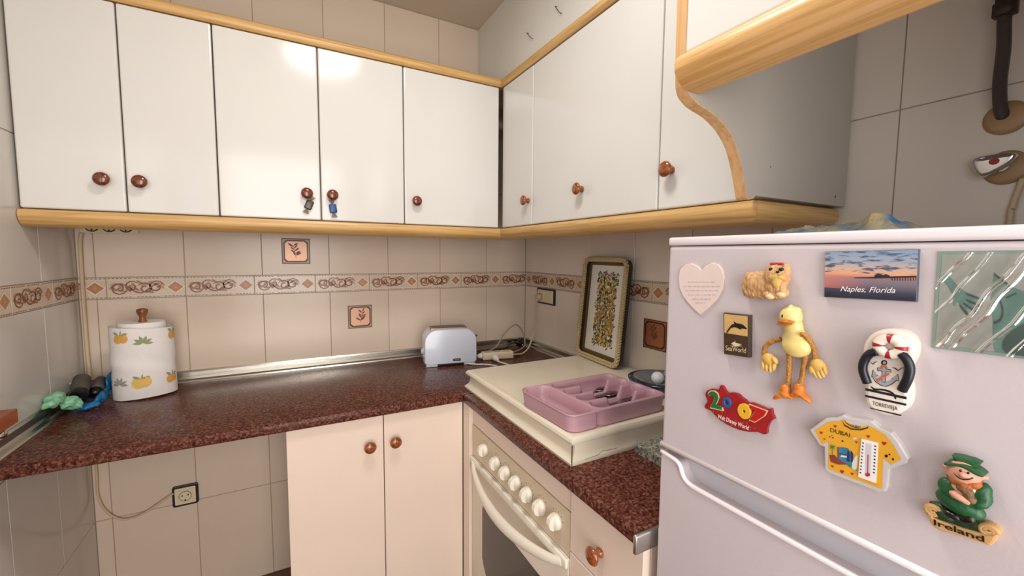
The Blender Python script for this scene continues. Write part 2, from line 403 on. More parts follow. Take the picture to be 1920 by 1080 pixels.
def border(wall, side, d0, u_end, m, flip=1):
    """d0: first diamond at or before the corner; tiles run away from the corner to u_end"""
    k = -1
    while True:
        # tile spans from diamond-.030 to diamond+BP-.030, along +u (u = distance from the corner)
        dia = d0+k*BP; a, b = dia-.0302, dia+BP-.0302; k += 1
        if a >= u_end: break
        a2, b2 = max(a, 0), min(b, u_end)
        if b2-a2 < .004: continue
        key = (round(a2-dia, 4), round(b2-dia, 4), m)
        if key not in MO:
            bm = mkbox(a2-dia+G, b2-dia-G, 0, .006, -BH/2+G, BH/2-G, bev=.0008, seg=1)
            me = bpy.data.meshes.new('border_tile'); bm.to_mesh(me); bm.free(); me.materials.append(MATS['border_base'])
            q = motif_bm()
            for co, no in (((a2-dia+G, 0, 0), (-1, 0, 0)), ((b2-dia-G, 0, 0), (1, 0, 0))):
                bmesh.ops.bisect_plane(q, geom=q.verts[:]+q.edges[:]+q.faces[:], plane_co=co, plane_no=no, clear_outer=True)
            me2 = bpy.data.meshes.new('motif'); q.to_mesh(me2); q.free()
            for x in ('border_dark', 'border_tan', 'border_diamond', 'border_dash', 'border_line'): me2.materials.append(MATS[x])
            MO[key] = (me, me2)
        zm = (ROWS[3]+ROWS[4])/2
        if side == 'back': Wm = Matrix.Translation((-dia, 0, zm))@Matrix.Scale(-1, 4, (1, 0, 0))
        elif side == 'right': Wm = Matrix.Translation((0, -dia, zm))@Matrix.Rotation(-HP, 4, 'Z')
        else: Wm = Matrix.Translation((XL, -dia, zm))@Matrix.Rotation(HP, 4, 'Z')@Matrix.Scale(-1, 4, (1, 0, 0))
        o = bpy.data.objects.new('border_tile', MO[key][0]); link(o, wall, Wm)
        o2 = bpy.data.objects.new('motif', MO[key][1]); link(o2, o, Wm)
border(wall_back, 'back', .1875, -XL, 'b')
border(wall_right, 'right', .0390, 2.1, 'r')
border(wall_left, 'left', .2132, 2.04, 'l')

# small decorative plaque tiles
def deco(wall, side, u, z, s, dark, kind):
    frame = Matrix.Translation((u, 0, z)) if side == 'back' else Matrix.Translation((0, u, z))@Matrix.Rotation(-HP, 4, 'Z')
    h = s/2
    d = obj('deco_tile', mkbox(-h, h, -.002, .003, -h, h, bev=.0015), 'copper' if dark else 'deco_frame', wall, frame)
    def octo(r, k): return [(-r+k, -r), (r-k, -r), (r, -r+k), (r, r-k), (r-k, r), (-r+k, r), (-r, r-k), (-r, -r+k)]
    bm = BM(); o1, o2 = octo(h*.86, h*.2), octo(h*.77, h*.18)
    A = [bm.verts.new((p[0], -.0024, p[1])) for p in o1]; B = [bm.verts.new((p[0], -.0024, p[1])) for p in o2]
    for i in range(8): bm.faces.new((A[i], A[(i+1) % 8], B[(i+1) % 8], B[i]))
    for s_, e_ in (((-h*.97, -h*.97), (h*.97, -h*.93)), ((-h*.97, h*.93), (h*.97, h*.97)), ((-h*.97, -h*.97), (-h*.93, h*.97)), ((h*.93, -h*.97), (h*.97, h*.97))):
        flat(bm, [s_, (e_[0], s_[1]), e_, (s_[0], e_[1])], -.0024, 'xz')
    obj('frame_line', bm, 'deco_dark', d, frame)
    bm = BM(); flat(bm, octo(h*.765, h*.18), -.0023, 'xz'); obj('picture_ground', bm, 'copper' if dark else 'copper_light', d, frame)
    bm = BM()
    R0 = random.Random(kind)
    stem = [(h*.02*i*(1 if kind % 2 else -1), -h*.55+i*h*.11) for i in range(10)]
    ribbon(bm, stem, h*.02, -.0027, 0)
    for i in range(9):
        bx, bz = stem[min(9, 2+i*8//9)]; a = (HP+(1 if i % 2 else -1)*R0.uniform(.5, 1.1)); l = h*R0.uniform(.32, .5)
        ca, sa = math.cos(a), math.sin(a)
        flat(bm, [(bx+p*l*ca-q*l*sa, bz+p*l*sa+q*l*ca) for p, q in ((0, 0), (.35, .16), (.75, .12), (1, 0), (.7, -.14), (.3, -.13))], -.0026-i*.00001, 'xz')
    obj('plant_motif', bm, 'deco_plant', d, frame)
deco(wall_back, 'back', -1.1427, 1.4155, .109, False, 2)
deco(wall_back, 'back', -.8868, 1.116, .107, False, 5)
deco(wall_right, 'right', -.9455, 1.119, .111, True, 8)

# boxed-in soffit above the right run, skirting, metal upstands
sf = struct(obj('wall_soffit', mkbox(-.2905, -.004, -1.49, -.004, 2.171, ZC-.001), 'plaster_soffit'), 'white boxed-in soffit above the cabinets')
def upstand(n, side, a, b, label):
    prof = [(0.0, .944), (.007, .944), (.011, .938), (.012, .920), (.015, .912), (.024, .907), (.027, .902), (.027, .899), (0.0, .899)]
    if side == 'back': path = [[(x+(sg*d), -d, z) for d, z in prof] for x, sg in ((a, 1), (b, -1))]
    elif side == 'left': path = [[(XL+d, y, z) for d, z in prof] for y in (a, b)]
    else: path = [[(-d, y, z) for d, z in prof] for y in (a, b)]
    bm = BM(); sweep(bm, None, path)
    struct(obj('trim_%d' % n, bm, 'alu'), label)
upstand(1, 'back', XL+.001, -.001, 'aluminium upstand strip along the back wall')
upstand(2, 'left', -.028, -.63, 'aluminium upstand strip along the left wall')
upstand(3, 'right', -.028, -1.495, 'aluminium upstand strip along the right wall')

# ------------------------------------------------------------------ upper cabinets
KNOB = [(.010, 0), (.011, .003), (.0085, .007), (.0075, .012), (.010, .016), (.0165, .019), (.0195, .023), (.0195, .026), (.016, .030), (.009, .0325), (.001, .033)]
KC = {}
def knob(parent, loc, n, m='knob_wood', s=1.0):
    q = Vector(n).to_track_quat('Z', 'Y').to_matrix().to_4x4()
    Wm = Matrix.Translation(Vector(loc))@q@Matrix.Scale(s, 4)
    if m not in KC:
        me = bpy.data.meshes.new('knob'); b = BM(); lathe(b, KNOB, 20); b.to_mesh(me); b.free(); me.materials.append(MATS[m]); KC[m] = me
    o = bpy.data.objects.new('knob', KC[m]); link(o, parent, Wm); return o
YB, XR = -.344, -.33
ZD0, ZD1 = 1.5275, 2.132
def upper_back(x0, x1, doors, label):
    t = thing('wall_cabinet', label, 'cabinet', ((x0+x1)/2, YB/2, ZD0))
    obj('body', mkbox(x0+.001, x1-.001, YB+.021, -.004, ZD0-.003, ZD1+.006), 'carcass', t)
    for a, b, kx in doors:
        d = obj('door', mkbox(a+.0018, b-.0018, YB, YB+.018, ZD0, ZD1, bev=.005, seg=3), 'laminate', t)
        if kx: knob(d, (kx, YB, 1.618), (0, -1, 0))
D = [XL+.003, -1.600, -1.3696, -1.0639, -.7611, -.338]
upper_back(D[0], D[2], [(D[0], D[1], -1.648), (D[1], D[2], -1.563)], 'glossy white two-door wall cabinet against the left tiled wall')
upper_back(D[2], D[4], [(D[2], D[3], -1.110), (D[3], D[4], -1.0265)], 'glossy white two-door wall cabinet with candy ornaments below its knobs')
upper_back(D[4], D[5], [(D[4], D[5]-.004, -.717)], 'glossy white single-door wall cabinet above the toaster, in the corner')
def upper_right(y0, y1, ky, label, d0=0):
    t = thing('wall_cabinet', label, 'cabinet', (XR/2, (y0+y1)/2, ZD0))
    obj('body', mkbox(XR+.021, -.004, y1+.001, y0-.001, ZD0-.003, ZD1+.006), 'carcass', t)
    d = obj('door', mkbox(XR, XR+.018, y1+.0018, y0-.0018-d0, ZD0, ZD1, bev=.005, seg=3), 'laminate', t)
    knob(d, (XR, ky, 1.622), (-1, 0, 0), 'knob_light')
upper_right(YB+.015, -.6085, -.580, 'narrow white wall cabinet in the inner corner over the black plug', .022)
upper_right(-.6085, -1.236, -.921, 'wide glossy white wall cabinet above the leaning flower tray')
upper_right(-1.236, -1.4905, -1.279, 'white wall cabinet next to the curved wood-edged side panel')

# wooden rails under and over the doors
PB = [(-.055, 1.5245), (.0, 1.5245), (.006, 1.522), (.010, 1.514), (.010, 1.504), (.006, 1.494), (-.002, 1.484), (-.014, 1.478), (-.055, 1.476)]
PT = [(-.055, 2.140), (.002, 2.134), (.008, 2.138), (.012, 2.147), (.011, 2.156), (.006, 2.165), (-.004, 2.171), (-.055, 2.172)]
def rails(P, bottom):
    w1 = 'wooden rail under the doors of the back wall cabinets' if bottom else 'wooden cornice rail on top of the back wall cabinets'
    w2 = 'wooden rail under the doors of the right wall cabinets' if bottom else 'wooden cornice rail on top of the right wall cabinets'
    n = 'light_rail' if bottom else 'cornice_rail'
    bm = sweep(BM(), None, [[(XL+.002, YB-d, z) for d, z in P], [(XR-d-.0003, YB-d, z) for d, z in P]])
    tag(obj(n, bm, 'rail_x', smooth=35), w1, 'rail')
    YE = -1.497
    if bottom:
        t = thing(n, w2, 'rail', (XR, -.9, 1.476))
        bm = sweep(BM(), None, [[(XR-d, YB-d, z) for d, z in P], [(XR-d, YE-d, z) for d, z in P]])
        obj('front_length', bm, 'rail_y', t, smooth=35)
        bm = sweep(BM(), None, [[(XR-d, YE-d-.0003, z) for d, z in P], [(-.012, YE-d-.0003, z) for d, z in P]])
        obj('end_return', bm, 'rail_x', t, smooth=35)
    else:
        bm = sweep(BM(), None, [[(XR-d, YB-d, z) for d, z in P], [(XR-d, YE+.006, z) for d, z in P]])
        tag(obj(n, bm, 'rail_y', smooth=35), w2, 'rail')
rails(PB, True); rails(PT, False)
for i, (p, q) in enumerate((((1042, 12), (1050, 24)), ((989, 62), (996, 71)))):
    a, b = un(*p, 'x', -.297), un(*q, 'x', -.300)
    bm = tube(BM(), smooth_pts([(-.288, a.y, a.z), (-.300, a.y, a.z), (-.301, a.y*.5+b.y*.5, a.z*.5+b.z*.5), b, (-.293, b.y-.003, b.z-.002)], 4), .0012, 6)
    tag(obj('bent_nail', bm, 'iron'), ['thin bent nail in the white soffit, the one farther from the back wall', 'thin bent nail in the white soffit, the one nearer the back wall'][i], 'nail', 'bent nails in the soffit')

# curved end panel and the open-bottomed housing above the fridge
PY0, PY1 = -1.515, -1.494
edge = [(1414, 384), (1402, 372), (1398, 355), (1393, 325), (1382, 278), (1365, 243), (1339, 214), (1312, 196), (1298, 183), (1289, 166), (1287, 130), (1291, 0)]
ep = [(un(a, b, 'y', PY0).x, un(a, b, 'y', PY0).z) for a, b in edge]
ep = [(ep[0][0], 1.5285)]+ep[1:]+[(ep[-1][0], 2.45)]
curve = smooth2(ep, 5, False)
t = thing('curved_side_panel', 'white end panel with a curved wood-edged front beside the fridge top', 'panel', (-.2, PY0, 1.53))
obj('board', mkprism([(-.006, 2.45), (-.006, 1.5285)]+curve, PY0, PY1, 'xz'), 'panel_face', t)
bm = BM()
def strip(bm, crv, off, y0, y1):
    n = len(crv); A = []
    for i, p in enumerate(crv):
        q0, q1 = crv[max(i-1, 0)], crv[min(i+1, n-1)]; tx, tz = q1[0]-q0[0], q1[1]-q0[1]; l = math.hypot(tx, tz) or 1
        ox, oz = -tz/l*off, tx/l*off
        A.append([bm.verts.new((p[0]+ox*k, y, p[1]+oz*k)) for y, k in ((y0, 0), (y0, 1), (y1, 1), (y1, 0))])
    for a, b in zip(A, A[1:]):
        for k in range(4): bm.faces.new((a[k], a[(k+1) % 4], b[(k+1) % 4], b[k]))
    bm.faces.new(A[0]); bm.faces.new(A[-1][::-1])
strip(bm, curve, .0022, PY0-.0004, PY1+.0004)
obj('edge_band', bm, 'band', t)
for a, b in (((1566, 369), .0025), ((1445, 313), .0012), ((1461, 104), .001)):
    q = un(*a, 'y', PY0); obj('screw_hole', mkprism(ell(10, b, b*1.3, q.x, q.z), PY0-.0004, PY0+.001, 'xz'), 'socket_black', t)
t = thing('overhead_housing', 'white open-bottomed housing with a thick wooden lower rail above the fridge', 'cabinet', (-.3, -1.85, 1.688))
HX = -.588; HY1 = -2.16
obj('door', mkbox(HX, HX+.018, HY1, PY0-.006, 1.744, 2.42, bev=.005, seg=3), 'laminate', t)
bm = sweep(BM(), None, [[(HX-d, y, z) for d, z in ((-.045, 1.743), (.004, 1.743), (.014, 1.736), (.020, 1.725), (.019, 1.712), (.010, 1.699), (-.006, 1.690), (-.045, 1.689))] for y in (PY0-.003, HY1)])
obj('lower_rail', bm, 'rail_hood', t, smooth=35)
obj('shade_board', mkbox(-.47, -.006, HY1-.02, HY1, 0, 2.45), 'panel_face', t)  # unseen board, extended to the floor to keep rear window light out
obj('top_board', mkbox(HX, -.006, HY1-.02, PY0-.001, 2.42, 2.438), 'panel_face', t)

# ------------------------------------------------------------------ worktops
DF = .63
t = tag(obj('worktop', mkbox(XL+.001, -.0025, -DF, -.0025, .868, .9, bev=.007, seg=3), 'worktop', smooth=45), 'red-brown speckled worktop along the back wall under the paper towels', 'worktop')
t = thing('worktop', 'red-brown speckled worktop beside the fridge with a metal end cap', 'worktop', (-.31, -1.06, .868))
obj('slab', mkbox(-DF, -.0025, -1.493, -DF-.0035, .868, .9, bev=.007, seg=3), 'worktop', t, smooth=45)
obj('end_cap', mkbox(-DF-.012, -.004, -1.5015, -1.4925, .862, .9, bev=.004, seg=3), 'steel', t, smooth=45)
bm = BM(); prof = [(-.30, .9), (-.621, .9), (-.628, .898), (-.632, .892), (-.6325, .868)]
for a, b in zip(prof, prof[1:]):
    bm.faces.new([bm.verts.new(q) for q in ((a[0], -DF-.0045, a[1]), (b[0], -DF-.0045, b[1]), (b[0], -DF+.0006, b[1]), (a[0], -DF+.0006, a[1]))])
obj('joint_strip', bm, 'steel', t)

# ------------------------------------------------------------------ base units
def bknob(d, loc, n): return knob(d, loc, n, 'knob_light')
t = thing('base_cabinet', 'cream two-door base cabinet under the back worktop', 'cabinet', (-.9, -.3, 0))
obj('body', mkbox(-1.199, -.6215, -.592, -.03, .10, .867), 'laminate_base', t)
obj('plinth', mkbox(-1.19, -.62, -.56, -.54, 0, .10), 'laminate_base', t)
d = obj('door', mkbox(-1.199, -.9105, -.612, -.594, .105, .865, bev=.002), 'laminate_base', t); bknob(d, (-.957, -.612, .769), (0, -1, 0))
d = obj('door', mkbox(-.9075, -.6225, -.612, -.594, .105, .865, bev=.002), 'laminate_base', t); bknob(d, (-.8735, -.612, .769), (0, -1, 0))
tag(obj('filler_strip', mkbox(-.6205, -.588, -.6695, -.6135, .10, .866), 'laminate_base'), 'narrow cream filler strip in the corner beside the oven', 'filler')

OY0, OY1, OX = -.6715, -1.2605, -.606
t = thing('oven', 'cream built-in oven with seven knobs under the worktop', 'oven', (-.3, -.966, .1))
obj('body', mkbox(OX+.022, -.04, OY1+.004, OY0-.004, .10, .866), 'oven_enamel', t)
obj('top_strip', mkbox(OX, OX+.02, OY1, OY0, .799, .866, bev=.001), 'laminate_base', t)
pn = obj('control_panel', mkbox(OX-.002, OX+.02, OY1, OY0, .6845, .7965, bev=.002), 'oven_panel', t)
dr = obj('door', mkbox(OX-.004, OX+.02, OY1, OY0, .105, .681, bev=.004, seg=3), 'oven_enamel', t, smooth=50)
wo = [(-.785, .549), (-1.147, .549), (-1.162, .544), (-1.167, .53), (-1.167, .35), (-1.155, .33), (-1.11, .275), (-.822, .275), (-.777, .33), (-.765, .35), (-.765, .53), (-.770, .544)]
obj('window_glass', mkprism(wo, OX-.0052, OX-.003, 'yz'), 'oven_glass', dr)
KP = [-.817, -.905, -.97, -1.0326, -1.0957, -1.1608, -1.2289]
for i, y in enumerate(KP):
    y = (y+.0)*1.0; yk = un([902, 924, 942, 961, 982, 1006, 1034][i], [845, 870, 888, 907, 929, 953, 980][i], 'x', OX-.018)
    M = Matrix.Translation((OX-.002, yk.y, yk.z))@Matrix.Rotation(-HP, 4, 'Y')
    bm = lathe(BM(), [(.0215, 0), (.0215, .004), (.020, .010), (.017, .014), (.002, .0155)], 20, M)
    k = obj('knob', bm, 'knob_white', pn)
    bm = BM()
    grip = [(-.019, .004), (-.012, .013), (0, .016), (.012, .013), (.019, .004), (.019, -.001), (-.019, -.001)]
    A = [bm.verts.new(M@(Matrix.Rotation(.0, 4, 'Z')@Vector((p, -.0065, .012+q)))) for p, q in grip]; B = [bm.verts.new(M@Vector((p, .0065, .012+q))) for p, q in grip]
    bm.faces.new(A); bm.faces.new(B[::-1])
    for j in range(len(grip)): bm.faces.new((A[j], A[(j+1) % 7], B[(j+1) % 7], B[j]))
    obj('grip', bm, 'knob_white', k)
    bm = BM()
    for j in range(5):
        a = math.radians(20+j*26) if i else math.radians(60+j*16)
        p = Vector((0, yk.y-.029*math.cos(a)*.9, yk.z+.029*math.sin(a)))
        box(bm, OX-.0024, OX-.0016, p.y-.0009, p.y+.0009, p.z-.0013, p.z+.0013)
    obj('scale_mark', bm, 'socket_dark', pn)
# door handle: flange plus bowed grip
bm = BM()
ys = [OY0-.02+(OY1-OY0+.04)*i/24 for i in range(25)]
def hsec(s):
    b = math.sin(math.pi*s)**.75
    o_, z_ = .004+.042*b, .664-.036*b
    h = .012+.008*math.sin(math.pi*s); th = .007+.005*math.sin(math.pi*s)
    return o_, z_, h, th
path = []
for i, y in enumerate(ys):
    o_, z_, h, th = hsec(i/24)
    path.append([(OX-.004-o_+th*math.cos(a), y, z_+h*math.sin(a)) for a in [2*math.pi*k/10 for k in range(10)]])
sweep(bm, None, path)
obj('handle', bm, 'knob_white', dr, smooth=60)
obj('handle_flange', mkbox(OX-.013, OX-.003, OY1, OY0, .657, .6815, bev=.004, seg=3), 'knob_white', dr, smooth=50)

t = thing('drawer_unit', 'cream drawer unit between the oven and the fridge', 'cabinet', (-.3, -1.38, .1))
obj('body', mkbox(-.59, -.04, -1.491, -1.2635, .10, .866), 'laminate_base', t)
for i, (z0, z1) in enumerate(((.7065, .864), (.535, .7035), (.36, .532), (.105, .357))):
    d = obj('drawer', mkbox(-.61, -.591, -1.491, -1.2640, z0, z1, bev=.002), 'laminate_base', t)
    knob(d, (-.61, -1.372, (z0+z1)/2-.012), (-1, 0, 0), 'knob_light')

# ------------------------------------------------------------------ hob cover
t = thing('hob_cover', 'cream wooden hob cover with moulded edges on the right worktop', 'cover', (-.31, -.9, .9))
CY0, CY1, CX0, CX1 = -.571, -1.243, -.596, -.012
def loop(o, z): return [(CX0+o, CY1+o*.4, z), (CX1, CY1+o*.4, z), (CX1, CY0-o, z), (CX0+o, CY0-o, z)]
prof = [(.000, .9), (-.002, .907), (.002, .912), (.010, .920), (.014, .930), (.0155, .942), (.012, .950), (.004, .953), (.001, .958), (.003, .965), (.010, .9705), (.020, .9705), (.023, .9698), (.026, .9702)]
bm = BM(); rings = [[bm.verts.new(q) for q in loop(o, z)] for o, z in prof]
for a, b in zip(rings, rings[1:]):
    for k in range(4): bm.faces.new((a[k], a[(k+1) % 4], b[(k+1) % 4], b[k]))
bm.faces.new(rings[0][::-1]); bm.faces.new(rings[-1])
obj('moulded_lid', bm, 'cover_cream', t, smooth=25)
yf = CY1-.0012
bm = BM()
cr = [(1085, 868), (1100, 861), (1112, 857), (1122, 853), (1130, 846), (1143, 844), (1158, 840)]
pts = [un(a, b, 'y', yf) for a, b in cr]
for a, b in zip(pts, pts[1:]): bm.faces.new([bm.verts.new(q) for q in ((a.x, yf+.004, a.z-.0005), (b.x, yf+.004, b.z-.0005), (b.x, yf+.004, b.z+.0005), (a.x, yf+.004, a.z+.0005))])
bmesh.ops.translate(bm, verts=bm.verts, vec=(0, -.0045+.0012, 0))
obj('front_crack', bm, 'crack', t)
obj('corner_seam', mkbox(CX0+.0008, CX0+.0026, CY1-.0022, CY1+.0004, .901, .952), 'crack', t)

# ------------------------------------------------------------------ fridge
FS = -.02
eu = Vector((-FS, -1, 0)).normalized(); en = Vector((-1, FS, 0)).normalized()
FM = Matrix(((eu.x, 0, en.x, -.6), (eu.y, 0, en.y, -1.5), (0, 1, 0, 0), (0, 0, 0, 1)))   # local x along the face, y up, z outward
FMI = FM.inverted()
def fq(px, py, w=0.0):
    d = CF+CR*(px-960)/FPX+CU*(540-py)/FPX; p0 = FM@Vector((0, 0, w))
    q = FMI@(CC+d*((p0-CC).dot(en)/d.dot(en))); return (q.x, q.y)
def fqs(L, w=0.0): return [fq(a, b, w) for a, b in L]
U0, U1, ZT = .0135, .560, 1.4395
t = thing('fridge', 'white two-door fridge covered with souvenir magnets', 'fridge', (.28, 0, -.28), frame=FM)
obj('body', mkbox(U0+.004, U1-.004, .03, 1.422, -.555, -.045, bev=.006), 'fridge', t, FM)
obj('top_cap', mkbox(U0-.001, U1+.001, 1.4255, ZT, -.555, .001, bev=.004, seg=3), 'fridge_trim', t, FM, smooth=50)
ZG = 1.067
d = obj('freezer_door', mkbox(U0, U1, ZG, 1.4245, -.042, 0, bev=.006, seg=3), 'fridge', t, FM)
obj('bottom_bead', tube(BM(), [(U0-.001, ZG+.004, -.002), (U1, ZG+.004, -.002)], .0052, 12), 'fridge_trim', d, FM)
zt = 1.0575
lip = [(U0, zt), (.040, zt-.003), (.050, zt-.006), (.055, zt-.012), (.0585, zt-.021), (.065, zt-.029), (.076, zt-.0335), (.095, zt-.0345)]
lip = smooth2(lip, 4, False); lip = lip+[(U0+U1-a, b) for a, b in reversed(lip)]
d = obj('fridge_door', mkprism(lip[::-1]+[(U0, .06), (U1, .06)], -.024, 0, 'xy', bev=.002), 'fridge', t, FM)
obj('grip_bead', tube(BM(), [(a, b, -.001) for a, b in lip], .0042, 10), 'fridge_trim', d, FM)
obj('grip_recess', mkbox(U0+.002, U1-.002, .06, zt-.001, -.042, -.0242), 'fridge_recess', d, FM)
for u in (U0+.06, U1-.06):
    for wq in (-.1, -.5): obj('foot', lathe(BM(), [(.02, 0), (.02, .03)], 12, Matrix.Translation((u, 0, wq))@Matrix.Rotation(-HP, 4, 'X')), 'socket_black', t, FM)

# ------------------------------------------------------------------ ceiling lamp (above and behind the view)
t = thing('ceiling_lamp', 'round white ceiling lamp', 'lamp', (LPX, LPY, 2.50))
mat('lamp_glow', '#fff2e0', .5, emit=3.2)
LT = Matrix.Translation((LPX, LPY, 0))
obj('lamp_base', lathe(BM(), [(.20, 2.520), (.20, 2.5395)], 40, LT), 'fridge_trim', t)
obj('diffuser', lathe(BM(), [(.02, 2.505), (.17, 2.508), (.19, 2.520)], 40, LT), 'lamp_glow', t)
l = bpy.data.lights.new('ceiling_lamp_light', 'AREA'); l.shape = 'DISK'; l.size = .36; l.energy = LAMP_W; l.color = (1, .99, .97)
o = bpy.data.objects.new('ceiling_lamp_light', l); COL.objects.link(o); o.location = (LPX, LPY, 2.503)

# ------------------------------------------------------------------ cutlery tray
TX0_, TX1_, TY0_, TY1_ = -.592, -.247, -1.226, -.984
ang = math.radians(1.5)
tm = Matrix.Translation(((TX0_+TX1_)/2, (TY0_+TY1_)/2, .9707))@Matrix.Rotation(ang, 4, 'Z')
Wt, Ht = (TX1_-TX0_)/2, (TY1_-TY0_)/2
t = thing('cutlery_tray', 'dusty pink plastic cutlery tray on the cream hob cover', 'tray', (0, 0, 0), frame=tm)
def sdr(x, y, x0, x1, y0, y1, r):
    cx, cy = (x0+x1)/2, (y0+y1)/2; dx, dy = abs(x-cx)-(x1-x0)/2+r, abs(y-cy)-(y1-y0)/2+r
    return math.hypot(max(dx, 0), max(dy, 0))+min(max(dx, dy), 0)-r
comps = [(-Wt+.006, -Wt+.088, -Ht+.006, Ht-.006, .026)]
sy = (2*Ht-.012)/4
for i in range(4): comps.append((-Wt+.096, Wt-.006, -Ht+.006+i*sy+.0035, -Ht+.006+(i+1)*sy-.0035, .024))
NX, NY = 150, 108
bm = BM(); V = []
for j in range(NY+1):
    row = []
    for i in range(NX+1):
        x, y = -Wt+2*Wt*i/NX, -Ht+2*Ht*j/NY
        dd = min(sdr(x, y, *q) for q in comps)
        rim = .048
        if x > -Wt+.10 and abs(y) < Ht-.012:            # dividers dip in the middle of the slots
            q = (x+Wt-.10)/(2*Wt-.10); rim = .048-.034*max(0, min(1, (.23-abs(q-.52))/.06))
        k = max(0, min(1, (-dd)/.0045)); k = k*k*(3-2*k)
        row.append(bm.verts.new((x, y, rim*(1-k)+.003*k)))
    V.append(row)
out = lambda x, y: sdr(x, y, -Wt, Wt, -Ht, Ht, .026) > .0004
for j in range(NY):
    for i in range(NX):
        q = (V[j][i], V[j][i+1], V[j+1][i+1], V[j+1][i])
        if not any(out(v.co.x, v.co.y) for v in q): bm.faces.new(q)
for v in [v for v in bm.verts if not v.link_faces]: bm.verts.remove(v)
for f in bm.faces: f.smooth = True
obj('compartments', bm, 'pink', t, tm)
bm = BM(); ol = rrect(-Wt, Wt, -Ht, Ht, .026, 7)
def notch(p, k):
    x, y = p
    g = math.exp(-((x+Wt-.092)/.007)**2)*.010*k
    return (x, y+(g if y < 0 else -g))
ol2 = []
for a, b in zip(ol, ol[1:]+ol[:1]):
    n_ = max(1, int(math.hypot(b[0]-a[0], b[1]-a[1])/.006)); ol2 += [(a[0]+(b[0]-a[0])*i/n_, a[1]+(b[1]-a[1])*i/n_) for i in range(n_)]
R3 = [[bm.verts.new((*[q*(1-sc) for q in notch(p, k)], z)) for p in ol2] for z, sc, k in ((.048, -.004, 0), (.0465, -.012, 0), (.0445, -.012, 0), (.044, 0, .2), (.038, .004, 1), (.006, .022, 1), (0, .040, 1))]
for a, b in zip(R3, R3[1:]):
    for k in range(len(ol2)): bm.faces.new((a[k], b[k], b[(k+1) % len(ol2)], a[(k+1) % len(ol2)])).smooth = True
bm.faces.new(R3[-1])
obj('outer_wall', bm, 'pink', t, tm)
def cutlery(kind, x, y, rot, L_, label):
    M = tm@Matrix.Translation((x, y, .006))@Matrix.Rotation(rot, 4, 'Z')@Matrix.Rotation(-.05, 4, 'Y')
    if kind == 'knife': half = [(0, .006), (.03, .0075), (.08, .006), (.095, .0055), (.10, .008), (.15, .0095), (.185, .006), (.195, .001)]
    elif kind == 'fork': half = [(0, .007), (.03, .0065), (.07, .0035), (.11, .003), (.125, .008), (.135, .0115), (.15, .012)]
    else: half = [(0, .007), (.03, .0065), (.07, .0035), (.115, .003), (.125, .009), (.14, .0165), (.158, .018), (.175, .0135), (.184, .003)]
    k = L_/half[-1][0]; out_ = [(a*k-L_/2, b) for a, b in half]+[(a*k-L_/2, -b) for a, b in reversed(half)]
    t = thing(kind, label, 'cutlery', (0, 0, 0), 'cutlery in the pink tray', frame=M)
    bm = mkprism(out_, 0, .0018, 'xy')
    obj('handle' if kind == 'fork' else kind+'_body', bm, 'cutlery', t, M)
    if kind == 'fork':
        for i in range(4): obj('tine', mkbox(L_/2-.001, L_/2+.045, -.0115+i*.0066, -.0085+i*.0066, .0002, .0018), 'cutlery', t, M)
    if kind == 'spoon':
        bm = BM(); bmesh.ops.create_uvsphere(bm, u_segments=16, v_segments=8, radius=1, matrix=Matrix.Translation((L_/2-.03, 0, .006))@Matrix.Diagonal((.027, .017, .006, 1)))
        obj('bowl', bm, 'cutlery', t, M)
ys_ = [-Ht+.006+(i+.5)*sy for i in range(4)]
cutlery('knife', .05, ys_[0]-.006, .03, .20, 'steel table knife in the slot next to the outer edge of the pink tray')
cutlery('knife', .06, ys_[0]+.012, -.04, .19, 'steel table knife lying against the low divider of the pink tray')
cutlery('fork', .03, ys_[1]-.004, .08, .14, 'steel fork in the second slot of the pink tray')
cutlery('fork', .045, ys_[1]+.010, -.06, .14, 'steel fork crossing the divider of the pink tray')
cutlery('spoon', .045, ys_[2], .06, .18, 'steel spoon in the third slot of the pink tray')
cutlery('spoon', .05, ys_[3]-.005, -.08, .18, 'steel spoon in the slot nearest the flower tray')
cutlery('fork', .02, ys_[2]+.012, .12, .14, 'steel fork beside the spoon in the third slot')

# ------------------------------------------------------------------ wicker-rimmed flower tray leaning on the right wall
A = Vector((-.052, -.560, .9715)); B_ = Vector((-.078, -.850, .9715)); top = Vector((-.030, -.742, 1.402))
e1 = (B_-A).normalized(); mid = (A+B_)/2; e2 = (top-mid); e2 = (e2-e1*e2.dot(e1)); HT = e2.length; e2.normalize(); e3 = e1.cross(e2)
TWd = .302
fm = Matrix(((e1.x, e2.x, e3.x, mid.x), (e1.y, e2.y, e3.y, mid.y), (e1.z, e2.z, e3.z, mid.z), (0, 0, 0, 1)))
t = thing('serving_tray', 'rectangular flower-printed tray with a braided wicker rim leaning on the wall', 'tray', (0, 0, 0), frame=fm)
hw = TWd/2
def loopP(ins, n=10): return rrect(-hw+ins, hw-ins, ins, HT-ins, .035-ins*.5, n)
def dense(P, step):
    o_ = []
    for a, b in zip(P, P[1:]+P[:1]):
        k = max(1, int(math.hypot(b[0]-a[0], b[1]-a[1])/step)); o_ += [(a[0]+(b[0]-a[0])*i/k, a[1]+(b[1]-a[1])*i/k) for i in range(k)]
    return o_
base = dense(loopP(.011), .0035); n = len(base)
bm = BM()
